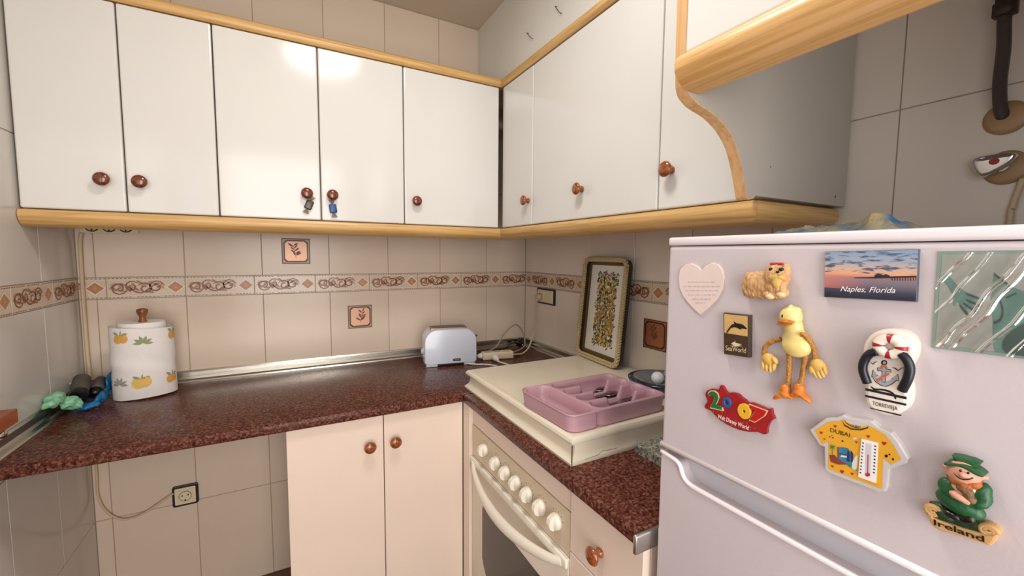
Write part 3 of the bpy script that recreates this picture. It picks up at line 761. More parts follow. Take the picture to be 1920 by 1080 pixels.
for s_ in range(3):
    pts = []
    for i, p in enumerate(base):
        q0, q1 = base[i-1], base[(i+1) % n]; tx, ty = q1[0]-q0[0], q1[1]-q0[1]; l = math.hypot(tx, ty); nx, ny = -ty/l, tx/l
        ph = 2*math.pi*(round(n/9)*i/n)+s_*2*math.pi/3
        pts.append((p[0]+nx*.0075*math.sin(ph), p[1]+ny*.0075*math.sin(ph), .012+.005*math.sin(2*ph)))
    tube(bm, pts+[pts[0]], .0040, 6, cap=False)
obj('braided_rim', bm, 'wicker', t, fm)
bm = BM(); o1, o2 = loopP(.010, 6), loopP(.014, 6)
for P, z0, z1 in ((o1, -.014, .010),):
    a = [bm.verts.new((*p, z0)) for p in P]; b = [bm.verts.new((*p, z1)) for p in P]
    for k in range(len(P)): bm.faces.new((a[k], a[(k+1) % len(P)], b[(k+1) % len(P)], b[k]))
obj('side_wall', bm, 'tray_back', t, fm)
obj('back_board', mkprism(loopP(.011, 6), -.0165, -.0125, 'xy'), 'tray_back', t, fm)
bm = BM(); flat(bm, loopP(.024, 6), -.012, 'xy'); obj('woven_border', bm, 'wicker_dark', t, fm)
obj('inner_border', mkprism(loopP(.012, 6), -.0124, -.0121, 'xy'), 'wicker_dark', t, fm)
bm = BM(); flat(bm, rrect(-hw+.034, hw-.034, .034, HT-.034, .004, 2), -.0115, 'xy'); obj('picture_face', bm, 'tray_face', t, fm)
bm = BM(); rr = random.Random(3); gw, gh = .065, .152; cz = HT/2
for i in range(620):
    x, y = rr.uniform(-gw, gw), cz+rr.uniform(-gh, gh); a = rr.uniform(0, 6.28); l = rr.uniform(.012, .020)
    ca, sa = math.cos(a), math.sin(a)
    flat(bm, [(x+p*l*ca-q*l*sa, y+p*l*sa+q*l*ca) for p, q in ((0, 0), (.4, .2), (.8, .12), (1, 0), (.7, -.16), (.3, -.16))], -.0113+i*1e-6, 'xy')
obj('leaf_print', bm, 'flower_green', t, fm)
bm = BM()
for i in range(330):
    x, y = rr.uniform(-gw*.97, gw*.97), cz+rr.uniform(-gh*.97, gh*.97); s0 = rr.uniform(.006, .0088); a0 = rr.uniform(0, 6)
    P = [(x+s0*(1 if k % 2 == 0 else .42)*math.cos(a0+k*math.pi/5), y+s0*(1 if k % 2 == 0 else .42)*math.sin(a0+k*math.pi/5)) for k in range(10)]
    flat(bm, P, -.0109+i*1e-6, 'xy', 0 if abs(y-cz) < gh*.55 or rr.random() < .4 else 1)
obj('flower_print', bm, ['flower_gold', 'flower_pale'], t, fm)

# ------------------------------------------------------------------ navy bowl, granite board
bc = Vector((-.119, -1.083, .9706))
t = thing('bowl', 'navy blue bowl on the hob cover behind the fridge', 'bowl', bc)
bm = lathe(BM(), [(.055, 0), (.075, .006), (.098, .026), (.103, .036), (.103, .040), (.099, .040), (.094, .030), (.07, .010), (.001, .008)], 36, Matrix.Translation(bc)); obj('shell', bm, 'navy', t)
t = thing('glass_dish', 'clear glass dish lying inside the navy bowl', 'dish', bc+Vector((0, 0, .012)))
obj('shell', lathe(BM(), [(.045, .011), (.07, .024), (.085, .042), (.087, .0425), (.084, .043), (.068, .028), (.04, .0145), (.001, .0142)], 32, Matrix.Translation(bc)), 'glass_clear', t)
bm = BM(); q = un(1233, 708, 'z', 1.004); bmesh.ops.create_uvsphere(bm, u_segments=24, v_segments=14, radius=.021, matrix=Matrix.Translation((q.x, q.y, 1.003)))
tag(obj('glass_ball', bm, 'ball_white', smooth=180), 'shiny white ball lying in the glass dish', 'ball')
tag(obj('granite_board', mkbox(-.408, -.06, -1.488, -1.262, .9, .926, bev=.003), 'granite'), 'speckled grey granite board on the worktop beside the fridge', 'board')

# ------------------------------------------------------------------ toaster
ta = math.atan2(-.045, .232); tc_ = Vector((-.522, -.188, .9))
tf = Matrix.Translation(tc_)@Matrix.Rotation(ta, 4, 'Z')
t = thing('toaster', 'pale grey-white two-slot toaster on the back worktop', 'toaster', (0, 0, 0), frame=tf)
hl, hd = .121, .066
out_ = []
for cx, cz_, r, a0 in ((hl-.058, .112, .058, 0), (-hl+.058, .112, .058, HP), (-hl+.012, .022, .012, 2*HP), (hl-.012, .022, .012, 3*HP)):
    out_ += [(cx+r*math.cos(a0+HP*i/7), cz_+r*math.sin(a0+HP*i/7)) for i in range(8)]
bm = BM(); nn = len(out_)
rg = []
for y, sc in ((-hd, .955), (-hd+.003, .975), (-hd+.010, .993), (-hd+.02, 1), (hd-.02, 1), (hd-.010, .993), (hd-.003, .975), (hd, .955)):
    rg.append([bm.verts.new((p[0]*sc, y, .09+(p[1]-.09)*sc)) for p in out_])
for a, b in zip(rg, rg[1:]):
    for k in range(nn): bm.faces.new((a[k], a[(k+1) % nn], b[(k+1) % nn], b[k]))
bm.faces.new(rg[0]); bm.faces.new(rg[-1][::-1])
obj('shell', bm, 'toaster', t, tf, smooth=40)
sp = obj('slot_plate', mkbox(-.088, .078, -.036, .036, .163, .1725, bev=.002), 'slot_metal', t, tf)
for y in (-.017, .017): obj('slot', mkbox(-.078, .068, y-.010, y+.010, .170, .1729), 'toaster_dark', sp, tf)
for x in (-.086, .086): obj('foot', mkbox(x-.026, x+.026, -hd+.004, hd-.004, 0, .013, bev=.003), 'toaster', t, tf)
obj('base', mkbox(-.095, .095, -hd+.012, hd-.012, .004, .014), 'toaster_dark', t, tf)
obj('lever', mkbox(hl-.004, hl+.014, -.010, .010, .118, .127, bev=.003), 'toaster_dark', t, tf)
obj('dial', lathe(BM(), [(.014, 0), (.013, .010), (.002, .011)], 20, Matrix.Translation((-hl+.003, 0, .06))@Matrix.Rotation(-HP, 4, 'Y')), 'toaster', t, tf)
bd = obj('badge', mkprism(rrect(.008, .044, .022, .034, .005, 4), -hd-.0012, -hd+.001, 'xz'), 'toaster_dark', t, tf)
obj('badge_mark', mkprism(rrect(.014, .038, .0262, .0298, .0012, 2), -hd-.0016, -hd-.001, 'xz'), 'steel', bd, tf)

# ------------------------------------------------------------------ power strip, plugs, cables in the corner
def P3(L, z=None): return [tuple(q) for q in L]
sa = Vector((-.362, -.207, .9)); sb = Vector((-.208, -.236, .9)); sd = (sb-sa); sl = sd.length; saz = math.atan2(sd.y, sd.x)
sm = Matrix.Translation((sa+sb)/2)@Matrix.Rotation(saz, 4, 'Z')
t = thing('power_strip', 'cream three-way power strip on the worktop beside the toaster', 'power strip', (0, 0, 0), frame=sm)
obj('housing', mkbox(-sl/2, sl/2, -.025, .025, 0, .036, bev=.007, seg=3), 'socket_cream', t, sm, smooth=50)
for i in (-1, 0, 1):
    obj('outlet', lathe(BM(), [(.018, .0362), (.018, .0366)], 20, Matrix.Translation((i*.046, .002, 0))), 'cable_beige', t, sm)
    for k in (-1, 1): obj('outlet_hole', lathe(BM(), [(.0026, .0364), (.0026, .0369)], 8, Matrix.Translation((i*.046+k*.007, .002, 0))), 'socket_black', t, sm)
t = thing('white_plug', 'white plug with a lead stuck in the front of the power strip', 'plug', (-.325, -.262, .905))
obj('plug_body', lathe(BM(), [(.012, 0), (.016, .004), (.016, .020), (.009, .030), (.004, .040)], 18, Matrix.Translation((-.318, -.252, .922))@Matrix.Rotation(2.05, 4, 'X')@Matrix.Rotation(.2, 4, 'Y')), 'cable_white', t)
obj('lead', tube(BM(), smooth_pts([(-.318, -.288, .905), (-.315, -.31, .906), (-.300, -.36, .9045), (-.296, -.42, .9045), (-.30, -.50, .9045), (-.33, -.556, .9045)], 6), .0038, 8), 'cable_white', t)
t = thing('toaster_lead', 'short white lead trailing from the toaster base', 'cable', (-.40, -.27, .9))
obj('cord', tube(BM(), smooth_pts([(-.470, -.252, .906), (-.430, -.290, .9045), (-.395, -.310, .9045), (-.365, -.345, .9045), (-.36, -.42, .9045), (-.40, -.52, .9045)], 6), .0038, 8), 'cable_white', t)
t = thing('white_plug', 'white plug pushed into the toaster end of the power strip', 'plug', (-.384, -.205, .905))
obj('plug_body', lathe(BM(), [(.014, 0), (.015, .005), (.012, .016), (.005, .026)], 18, Matrix.Translation((-.360, -.207, .918))@Matrix.Rotation(-HP, 4, 'Y')), 'cable_white', t)

t = thing('wall_socket', 'cream double wall socket with a black frame on the right wall', 'socket', (0, -.2215, 1.15))
obj('frame', mkbox(-.010, -.0002, -.304, -.139, 1.154, 1.236, bev=.004), 'socket_black', t)
obj('insert_plate', mkbox(-.0125, -.008, -.294, -.149, 1.163, 1.227, bev=.002), 'socket_cream', t)
for y in (-.257, -.186): obj('module', mkbox(-.0145, -.011, y-.027, y+.027, 1.170, 1.220, bev=.0015), 'socket_cream', t)
t = thing('extension_cord', 'beige cord hanging from the wall socket down to the power strip', 'cable', (-.03, -.17, .9))
obj('plug', lathe(BM(), [(.019, 0), (.019, .012), (.015, .020), (.005, .024)], 20, Matrix.Translation((-.0146, -.180, 1.190))@Matrix.Rotation(-HP, 4, 'Y')), 'cable_beige', t)
eS = sm@Vector((sl/2-.002, -.006, .016))
cpts = [(-.030, -.180, 1.188), (-.033, -.178, 1.165), (-.030, -.174, 1.12), (-.036, -.168, 1.04), (-.055, -.170, .97), (-.090, -.190, .925), (-.14, -.216, .908), (-.18, -.232, .912), tuple(eS)]
obj('cord', tube(BM(), smooth_pts(cpts, 8), .0042, 8), 'cable_beige', t)
t = thing('grey_cord', 'grey-beige cord looping above the power strip', 'cable', (-.24, -.12, .9))
eS2 = sm@Vector((sl/2-.002, .010, .022))
lp = [(930, 650), (944, 628), (957, 614), (967, 609), (975, 614), (981, 626), (984, 640), (983, 649)]
g = [tuple(un(a, b, 'y', y_)) for (a, b), y_ in zip(lp, (-.11, -.095, -.08, -.072, -.070, -.072, -.085, -.11))]
obj('cord', tube(BM(), smooth_pts([(-.40, -.13, .9045), (-.335, -.128, .9045), (-.30, -.118, .91)]+g+[(-.13, -.165, .914), tuple(eS2)], 7), .0038, 8), 'cable_grey', t)
t = thing('black_plug', 'black two-pin plug lying in the corner on the metal upstand', 'plug', (-.075, -.055, .9))
obj('plug_body', lathe(BM(), [(.010, 0), (.018, .003), (.019, .018), (.010, .028), (.006, .038)], 18, Matrix.Translation((-.062, -.062, .922))@Matrix.Rotation(-1.1, 4, 'Y')@Matrix.Rotation(.3, 4, 'X')), 'plug_black', t)
obj('plug_cap', mkbox(-.062, -.034, -.060, -.030, .9175, .950, bev=.006), 'plug_black', t)
obj('lead', tube(BM(), smooth_pts([(-.09, -.065, .938), (-.115, -.055, .93), (-.14, -.06, .912), (-.20, -.07, .9045), (-.28, -.06, .9045)], 6), .003, 6), 'plug_black', t)

# low wall socket with its cable, cable in the corner, socket strip under the cabinets
t = thing('wall_socket', 'cream wall socket with a rounded black frame under the worktop', 'socket', (-1.562, 0, .40))
fr_ = mkprism(rrect(-1.604, -1.5205, .4005, .484, .008, 4), -.0002, -.010, 'xz', bev=.002); obj('frame', fr_, 'socket_black', t)
obj('insert_plate', mkprism(rrect(-1.5955, -1.529, .409, .4755, .003, 3), -.008, -.0115, 'xz'), 'socket_cream', t)
obj('outlet_square', mkbox(-1.586, -1.5385, -.014, -.011, .4185, .466, bev=.001), 'socket_cream', t)
fc = Matrix.Translation((-1.5622, -.0135, .4422))@Matrix.Rotation(HP, 4, 'X')
obj('outlet_ring', lathe(BM(), [(.0205, 0), (.0205, .0008), (.019, .0012)], 24, fc), 'socket_dark', t)
obj('outlet_well', lathe(BM(), [(.0188, .0009), (.0188, .0013)], 24, fc), 'socket_cream', t)
for k in (-1, 1): obj('outlet_hole', lathe(BM(), [(.0028, .001), (.0028, .0019)], 10, fc@Matrix.Translation((k*.0095, .003, 0))), 'socket_black', t)
obj('earth_clip', mkbox(-1.5647, -1.5597, -.0165, -.0135, .4235, .429), 'socket_dark', t)
low = [(181, 885), (182, 905), (184, 930), (196, 955), (218, 971), (240, 973), (268, 963), (296, 945), (316, 931), (326, 925)]
t = thing('corner_cable', 'beige cable running down the corner from the socket strip to the low socket', 'cable', (-1.815, -.01, .3))
up = [(-1.8085, -.010, 1.472), (-1.8145, -.009, 1.44), (-1.816, -.009, 1.35), (-1.817, -.009, 1.2), (-1.816, -.010, 1.05), (-1.8135, -.013, .97), (-1.811, -.022, .946)]
obj('cable_run', tube(BM(), smooth_pts(up, 5), .0062, 8), 'cable_beige', t)
lo_ = [tuple(un(a, b, 'y', -.0085)) for a, b in low]
obj('cable_tail', tube(BM(), smooth_pts([(lo_[0][0], -.0085, .867)]+lo_, 5), .0042, 8), 'cable_beige', t)
t = thing('socket_strip', 'cream strip of three sockets under the wall cabinets', 'socket', (-1.735, 0, 1.47))
obj('housing', mkbox(-1.8145, -1.6545, -.012, -.0002, 1.4715, 1.5225, bev=.003), 'socket_cream', t)
for x in (-1.781, -1.735, -1.690):
    M = Matrix.Translation((x, -.012, 1.497))@Matrix.Rotation(HP, 4, 'X')
    r_ = obj('outlet_ring', lathe(BM(), [(.0205, 0), (.0205, .001), (.0185, .0015)], 24, M), 'socket_dark', t)
    obj('outlet_well', lathe(BM(), [(.0165, .0012), (.0165, .0018)], 24, M), 'cable_beige', r_)
    obj('earth_clip', mkbox(x-.002, x+.002, -.016, -.012, 1.4775, 1.486), 'socket_black', r_)

# ------------------------------------------------------------------ paper towels, bags, little shelf
rc = Vector((-1.637, -.118, .9))
t = thing('paper_towel_roll', 'fruit-printed paper towel roll on a wooden stand', 'paper towel', rc)
obj('stand_base', lathe(BM(), [(.062, 0), (.062, .012), (.055, .016)], 32, Matrix.Translation(rc)), 'holder_wood', t)
obj('stand_post', lathe(BM(), [(.010, .01), (.010, .262), (.013, .266), (.009, .272), (.009, .282), (.014, .292), (.0165, .302), (.015, .308), (.004, .311)], 20, Matrix.Translation(rc+Vector((.008, -.02, 0)))), 'holder_wood', t)
bm = lathe(BM(), [(.066, .018), (.0665, .255), (.064, .262), (.022, .263), (.0205, .26)], 40, Matrix.Translation(rc)@Matrix.Diagonal((1, .88, 1, 1))); obj('roll', bm, 'paper', t, smooth=50)
def shp(th, z):
    rx, ry = .088, .072
    fl = 1+.03*math.cos(3*th+.5)*(1-(z-.9)/.25)
    wob = .0022*math.sin(z*55+2*th)*math.exp(-((z-1.02)/.03)**2)*1.3
    return Vector((rc.x+(rx*fl+wob)*math.cos(th), rc.y+(ry*fl+wob)*math.sin(th), z))
bm = BM(); NT, NZ = 72, 26; V = []
for j in range(NZ+1):
    row = []
    for i in range(NT+1):
        th = math.radians(-205+i*(360-20)/NT); k = j/NZ
        z0, z1 = .9015+.004*max(0, math.sin(th*1.0+2.2)), 1.147-.006*math.cos(th)
        p = shp(th, z0+(z1-z0)*k)
        row.append(bm.verts.new(p))
    V.append(row)
for j in range(NZ):
    for i in range(NT): bm.faces.new((V[j][i], V[j][i+1], V[j+1][i+1], V[j+1][i])).smooth = True
sheet = obj('loose_sheet', bm, 'paper', t)
def decal(px, py, polys, m, nm):
    q = un(px, py, 'y', rc.y-.065); th0 = -math.acos(max(-1, min(1, (q.x-rc.x)/.088))); 
    bm = BM()
    for n_, P in enumerate(polys):
        vs = []
        for a, b in P:
            th = th0+a/.082; p = shp(th, q.z+b); d = Vector((math.cos(th)/.088, math.sin(th)/.072, 0)).normalized(); vs.append(bm.verts.new(p+d*(.0010+n_*.0001)))
        bm.faces.new(vs)
    obj(nm, bm, m, sheet)
def leafp(x, y, l, a, w_=.3): 
    ca, sa_ = math.cos(a), math.sin(a); return [(x+p*l*ca-q*l*w_*sa_, y+p*l*sa_+q*l*w_*ca) for p, q in ((0, 0), (.3, .8), (.65, .7), (1, 0), (.65, -.7), (.3, -.8))]
for px, py, k in ((224, 636, 0), (316, 630, 1), (266, 716, 2), (317, 712, 1)):
    s_ = (1.25, 1.2, 1.6)[k]
    decal(px, py, [ell(14, .011*s_, .0125*s_, -.007, -.002), ell(14, .011*s_, .012*s_, .009, 0)], 'fruit_orange' if k < 2 else 'fruit_yellow', 'fruit_print')
    decal(px, py, [leafp(.004, .012, .020, .3), leafp(-.004, .012, .020, 2.6), leafp(.001, .008, .022, 1.4, .12)], 'leaf_print', 'leaf_print')
for px, py, m_ in ((269, 638, 'leaf_print'), (224, 718, 'leaf_grey')):
    decal(px, py, [leafp(0, -.008, .026, a, .22) for a in (-.1, .5, 1.2, 1.9, 2.6, 3.2)], m_, 'leaf_print')

def crumple(name, parts, m, label, cat, amp, sc, vox=.005):
    me = blob(parts, vox, 2, amp, sc)
    for v in me.vertices:
        v.co += Vector(noise.noise_vector(v.co*45))*amp*.8
        v.co.x = max(v.co.x, XL+.003); v.co.y = min(v.co.y, -.004)
        q = v.co
        lim = .9012 if (q.x > XL+.03 and q.y < -.03) else .946
        if q.z < lim: v.co.z = lim
    return tag(obj(name, me, m), label, cat)
crumple('plastic_bag', [((-1.758, -.228, .911), (.034, .022, .010)), ((-1.740, -.165, .921), (.011, .055, .018)), ((-1.738, -.085, .950), (.009, .040, .034)), ((-1.737, -.045, .972), (.009, .020, .020))], 'bag_blue', 'crumpled blue plastic bag beside the paper towel roll', 'bag', .005, 60, .004)
crumple('plastic_bag', [((-1.806, -.285, .962), (.022, .036, .020)), ((-1.790, -.262, .940), (.030, .026, .018)), ((-1.808, -.325, .955), (.018, .018, .012)), ((-1.770, -.262, .925), (.018, .016, .012))], 'bag_green', 'crumpled pale green plastic bag against the left wall', 'bag', .008, 70, .004)
t = thing('bag_roll', 'grey roll of bin bags with a black open end', 'bag roll', (-1.775, -.12, .93))
ra, rb = un(147, 744, 'y', -.215), un(154, 711, 'y', -.10)
rq = (rb-ra).to_track_quat('Z', 'Y').to_matrix().to_4x4(); rM = Matrix.Translation(ra)@rq
obj('roll_body', lathe(BM(), [(.020, .0), (.023, .004), (.023, (rb-ra).length-.004), (.018, (rb-ra).length)], 24, rM), 'roll_grey', t, smooth=40)
obj('black_end', lathe(BM(), [(.010, -.004), (.023, -.002), (.0245, .006), (.024, .02)], 24, rM), 'bag_black', t, smooth=40)
t = thing('bag_roll', 'slim black bag bundle leaning between the grey roll and the blue bag', 'bag roll', (-1.72, -.1, .93))
ra, rb = un(176, 742, 'y', -.165), un(192, 706, 'y', -.05)
rM = Matrix.Translation(ra)@(rb-ra).to_track_quat('Z', 'Y').to_matrix().to_4x4()
obj('bundle', lathe(BM(), [(.010, 0), (.016, .006), (.018, .05), (.015, .10), (.004, .116)], 18, rM), 'bag_black', t)
obj('wrapper', lathe(BM(), [(.0175, .03), (.019, .05), (.017, .09)], 18, rM), 'roll_grey', t)
t = thing('wall_shelf', 'small reddish-brown wooden shelf on the left tiled wall', 'shelf', (-1.805, -.68, .98))
obj('board', mkbox(-1.8305, -1.780, -.82, -.552, .983, 1.018, bev=.0015), 'shelf_wood', t)
for y in (-.607, -.72): obj('hook_ring', lathe(BM(), [(.004, .968), (.010, .966), (.0125, .972), (.010, .979), (.004, .9835)], 16, Matrix.Translation((-1.790, y, 0))), 'chrome', t)

# ------------------------------------------------------------------ candy ornaments
def candy(px, py, tilt, m, label):
    p = un(px, py, 'y', YB-.008); M = Matrix.Translation(p)@Matrix.Rotation(tilt, 4, 'Y')
    t = thing('candy_ornament', label, 'ornament', (0, 0, 0), 'candy ornaments on the cabinet doors', frame=M)
    obj('candy', mkbox(-.0125, .0125, -.007, .007, -.016, .016, bev=.004, seg=3), m, t, M, smooth=60)
    for s_ in (1, -1):
        bm = BM(); n_ = 11
        R0 = [bm.verts.new(((i/(n_-1)-.5)*.006, .0015*(-1)**i, s_*.015)) for i in range(n_)]
        R1 = [bm.verts.new(((i/(n_-1)-.5)*.024, .0045*(-1)**i, s_*(.0305+.003*math.cos((i/(n_-1)-.5)*3)))) for i in range(n_)]
        for i in range(n_-1): bm.faces.new((R0[i], R0[i+1], R1[i+1], R1[i]))
        obj('wrapper_twist', bm, 'wrapper', t, M)
candy(579.5, 384, math.radians(22), 'candy_silver', 'dark silvery candy ornament under a cabinet knob')
candy(624.5, 391, math.radians(-8), 'candy_blue', 'blue candy ornament under a cabinet knob')

# ------------------------------------------------------------------ pipework above the fridge
p = un(1880, 222, 'x', -.004); q = un(1883, 40, 'x', -.03)
t = thing('flexible_hose', 'dark braided hose coming down the wall above the fridge', 'hose', (0, p.y, p.z))
obj('escutcheon', lathe(BM(), [(.030, 0), (.030, .003), (.022, .007), (.011, .008)], 28, Matrix.Translation((-.0002, p.y-.004, p.z))@Matrix.Rotation(-HP, 4, 'Y')), 'escutcheon', t)
obj('hose_run', tube(BM(), smooth_pts([(-.004, p.y, p.z+.004), (-.020, p.y+.001, p.z+.020), (-.030, p.y+.002, p.z+.06), (-.032, p.y+.001, p.z+.12), (-.030, q.y, q.z), (-.030, q.y, q.z+.03)], 6), .0095, 12), 'hose', t)
obj('nut', lathe(BM(), [(.010, -.012), (.017, -.010), (.017, .012), (.014, .014), (.014, .40)], 6, Matrix.Translation((-.030, q.y, q.z+.02))), 'iron', t)
v = un(1866, 308, 'x', -.02)
t = thing('stop_valve', 'chrome stop valve with a red dot on the wall above the fridge', 'valve', (0, v.y, v.z))
obj('escutcheon', lathe(BM(), [(.031, 0), (.031, .003), (.024, .007), (.010, .008)], 28, Matrix.Translation((-.0002, v.y-.010, v.z-.006))@Matrix.Rotation(-HP, 4, 'Y')), 'escutcheon', t)
obj('stem', lathe(BM(), [(.012, 0), (.012, .02)], 16, Matrix.Translation((-.002, v.y-.006, v.z-.003))@Matrix.Rotation(-HP, 4, 'Y')), 'chrome', t)
tri = smooth2([(v.y+.027, v.z+.012), (v.y, v.z+.017), (v.y-.027, v.z+.013), (v.y-.020, v.z-.004), (v.y+.004, v.z-.020), (v.y+.018, v.z-.018)], 4)
hd_ = obj('handle', mkprism(tri, -.018, -.036, 'yz', bev=.006, seg=3), 'chrome', t, smooth=60)
obj('red_dot', mkprism(ell(16, .007, .006, v.y-.002, v.z+.003), -.0355, -.0368, 'yz'), 'red_dot', hd_)
cp = [un(a, b, 'x', -.006) for a, b in ((1918, 335), (1908, 360), (1898, 390), (1893, 420))]
cp[-1].z = min(cp[-1].z, 1.47)
t = tag(obj('wall_cable', tube(BM(), smooth_pts([tuple(k) for k in cp]+[(-.006, cp[-1].y, 1.2)], 6), .005, 8), 'cable_beige'), 'beige cable running down the wall behind the fridge', 'cable')

# ------------------------------------------------------------------ crumpled printed bag on top of the fridge
mat('film_blue', '#3f7fb0', .25, var=.6, vscale=22, col2='#d9c48a', bump=.5, bscale=50)
bm = BM(); NX, NY = 40, 22; V = []
for j in range(NY+1):
    row = []
    for i in range(NX+1):
        a, b = i/NX, j/NY; e_ = min(a, 1-a, b, 1-b)*5
        u = .02+.245*a+.008*noise.noise(Vector((b*6, 3, 1))); w_ = -.24-.14*b+.012*noise.noise(Vector((a*7, 9, 2)))
        h = ZT+.001+min(1, e_)*(.022+.016*noise.noise(Vector((a*6, b*5, 4)))+.008*noise.noise(Vector((a*17, b*13, 8)))+.010*(a > .5)*(1-abs(a-.78)*3))
        row.append(bm.verts.new((u, max(h, ZT+.0008), w_)))
    V.append(row)
for j in range(NY):
    for i in range(NX): bm.faces.new((V[j][i], V[j][i+1], V[j+1][i+1], V[j+1][i]))
tag(obj('plastic_wrapper', bm, 'film_blue', None, FM), 'crumpled blue and yellow plastic wrapper lying on top of the fridge', 'wrapper')
#PART3
# ------------------------------------------------------------------ souvenir magnets on the fridge door
def poly(name, px, w0, w1, m, parent, bev=0, sm=0, wq=None):
    P = fqs(px, w1 if wq is None else wq)
    if sm: P = smooth2(P, sm)
    return obj(name, mkprism(P, w0, w1, 'xy', bev=bev), m, parent, FM)
def paint(name, polys, wz, m, parent, sm=0):
    """thin print: flat shapes lying on the surface at wz"""
    bm = BM()
    for i, px in enumerate(polys):
        P = fqs(px, wz)
        if sm: P = smooth2(P, sm)
        flat(bm, P, wz+.00025+i*2e-6, 'xy', 0)
    return obj(name, bm, m, parent, FM)
def magnet(name, label, px, cat='magnet'):
    q = fq(*px); return thing(name, label, cat, (q[0], q[1], 0), 'magnets on the fridge', frame=FM)
def ppe(cx, cy, rx, ry, n=14): return [(cx+rx*math.cos(2*math.pi*i/n), cy+ry*math.sin(2*math.pi*i/n)) for i in range(n)]
def bl(cx, cy, w, ru, rv, rw, rot=0):
    q = fq(cx, cy, w); return ((q[0], q[1], w), (ru, rv, rw), Matrix.Rotation(rot, 3, 'Z'))
def line_px(L, r, w): return [(*fq(a, b, w), w) for a, b in L]

# heart
mat('heart', '#e2cfc8', .3, var=.05, vscale=60); mat('heart_print', '#c9b1ab', .6)
t = magnet('heart_magnet', 'thin pale pink heart-shaped magnet with faint script', (1315, 590))
H = [(1315, 507), (1307, 499), (1296, 494), (1284, 496), (1275, 505), (1272, 522), (1274, 540), (1281, 557), (1296, 575), (1312, 590), (1327, 578), (1344, 560), (1354, 542), (1357, 522), (1354, 507), (1346, 496), (1334, 493), (1322, 498)]
poly('plate', H, 0, .0025, 'heart', t, .0006)
R0 = random.Random(4); pl = []
for y, a, b in ((528, 1290, 1340), (536, 1282, 1346), (544, 1286, 1343), (552, 1290, 1338), (560, 1298, 1331), (567, 1304, 1324)):
    x = a
    while x < b:
        l = R0.uniform(3, 8); pl.append([(x, y+R0.uniform(-.6, .6)), (x+l, y+R0.uniform(-.4, 1)), (x+l, y+1.6), (x, y+1.7)]); x += l+2
paint('faint_script', pl, .0025, 'heart_print', t)

# dog
mat('dog_fur', '#dcae78', .5, var=.35, vscale=70, stretch=(3, .5, 1), col2='#b98a5c'); mat('dog_gold', '#cda75a', .5); mat('eye_black', '#15110e', .15); mat('bow_red', '#b3202a', .35); mat('dog_light', '#e6c192', .5)
t = magnet('dog_magnet', 'tan long-haired dog figurine magnet with red bows', (1440, 562))
me = blob([bl(1422, 531, .008, .021, .017, .011, .05), bl(1405, 534, .007, .010, .019, .009), bl(1418, 548, .007, .019, .009, .009), bl(1456, 516, .013, .0145, .016, .011), bl(1444, 521, .011, .006, .018, .008, .1), bl(1471, 519, .011, .006, .018, .008, -.1), bl(1455, 538, .011, .012, .012, .010), bl(1452, 553, .011, .015, .006, .009), bl(1467, 548, .010, .008, .008, .008), bl(1408, 522, .010, .007, .009, .007)], .0013, 3, .0016, 420, (1.6, .35, 1))
obj('body', me, 'dog_fur', t, FM)
for cx in (1446, 1465):
    me = blob([bl(cx, 505, .021, .0033, .0026, .0030)], .0006, 2); obj('eye', me, 'eye_black', t, FM)
obj('nose', blob([bl(1458, 510, .0245, .0024, .0019, .0022)], .0005, 2), 'eye_black', t, FM)
obj('beard', blob([bl(1456, 526, .0205, .0062, .0105, .005), bl(1449, 519, .019, .006, .004, .006, .3), bl(1464, 519, .019, .006, .004, .006, -.3)], .001, 3, .001, 500, (2, .4, 1)), ['dog_gold'], t, FM)
for cx in (1450, 1463): obj('bow', blob([bl(cx-3, 494.5, .016, .0024, .0018, .0026), bl(cx+3, 494.5, .016, .0024, .0018, .0026)], .0006, 1), 'bow_red', t, FM)
for cx, cy in ((1444, 556), (1464, 552)): obj('paw', blob([bl(cx, cy, .018, .006, .004, .005)], .0008, 2), 'dog_light', t, FM)

# dolphin plate
mat('plate_dark', '#2c2019', .3, coat=.3); mat('gold_print', '#cfa76a', .25, var=.12, vscale=60); mat('sea_print', '#4b3524', .25, var=.45, vscale=120, stretch=(1, 4, 1)); mat('print_black', '#120d0b', .3); mat('print_cream', '#d9c3a0', .35); mat('steel_edge', '#5d4f44', .25, metal=.5)
t = magnet('dolphin_magnet', 'gold and black rectangular magnet with a leaping dolphin', (1382, 670))
poly('plate', [(1356, 586), (1405, 591), (1404, 671), (1357, 664)], 0, .008, 'steel_edge', t, .0012, wq=.008)
poly('face', [(1358, 588), (1402, 592.5), (1402, 669), (1358.5, 662)], .0078, .0084, 'sea_print', t)
paint('sky_print', [[(1358.3, 588.5), (1402, 593), (1402, 631), (1358.5, 624)]], .0084, 'gold_print', t)
paint('dolphin_print', [smooth2([(1362, 623), (1367, 615), (1373, 608), (1377, 607.5), (1375.5, 602), (1381, 606), (1390, 607.5), (1396, 611), (1401, 617), (1395, 616.5), (1391, 616), (1388, 618), (1385, 616), (1377, 613.5), (1370, 616), (1366, 621), (1364, 624)], 2)], .0087, 'print_black', t)
paint('wave_mark', [[(1371, 644), (1380, 639), (1378, 642), (1391, 646), (1381, 647.5), (1373, 646)], [(1369, 649), (1380, 646.5), (1393, 649), (1380, 649.5)]], .0086, 'print_cream', t)
text('SeaWorld', 'print_cream', t, FM, fq(1361, 656.5, .0087), fq(1399, 662, .0087), .0087, tall=1.35)

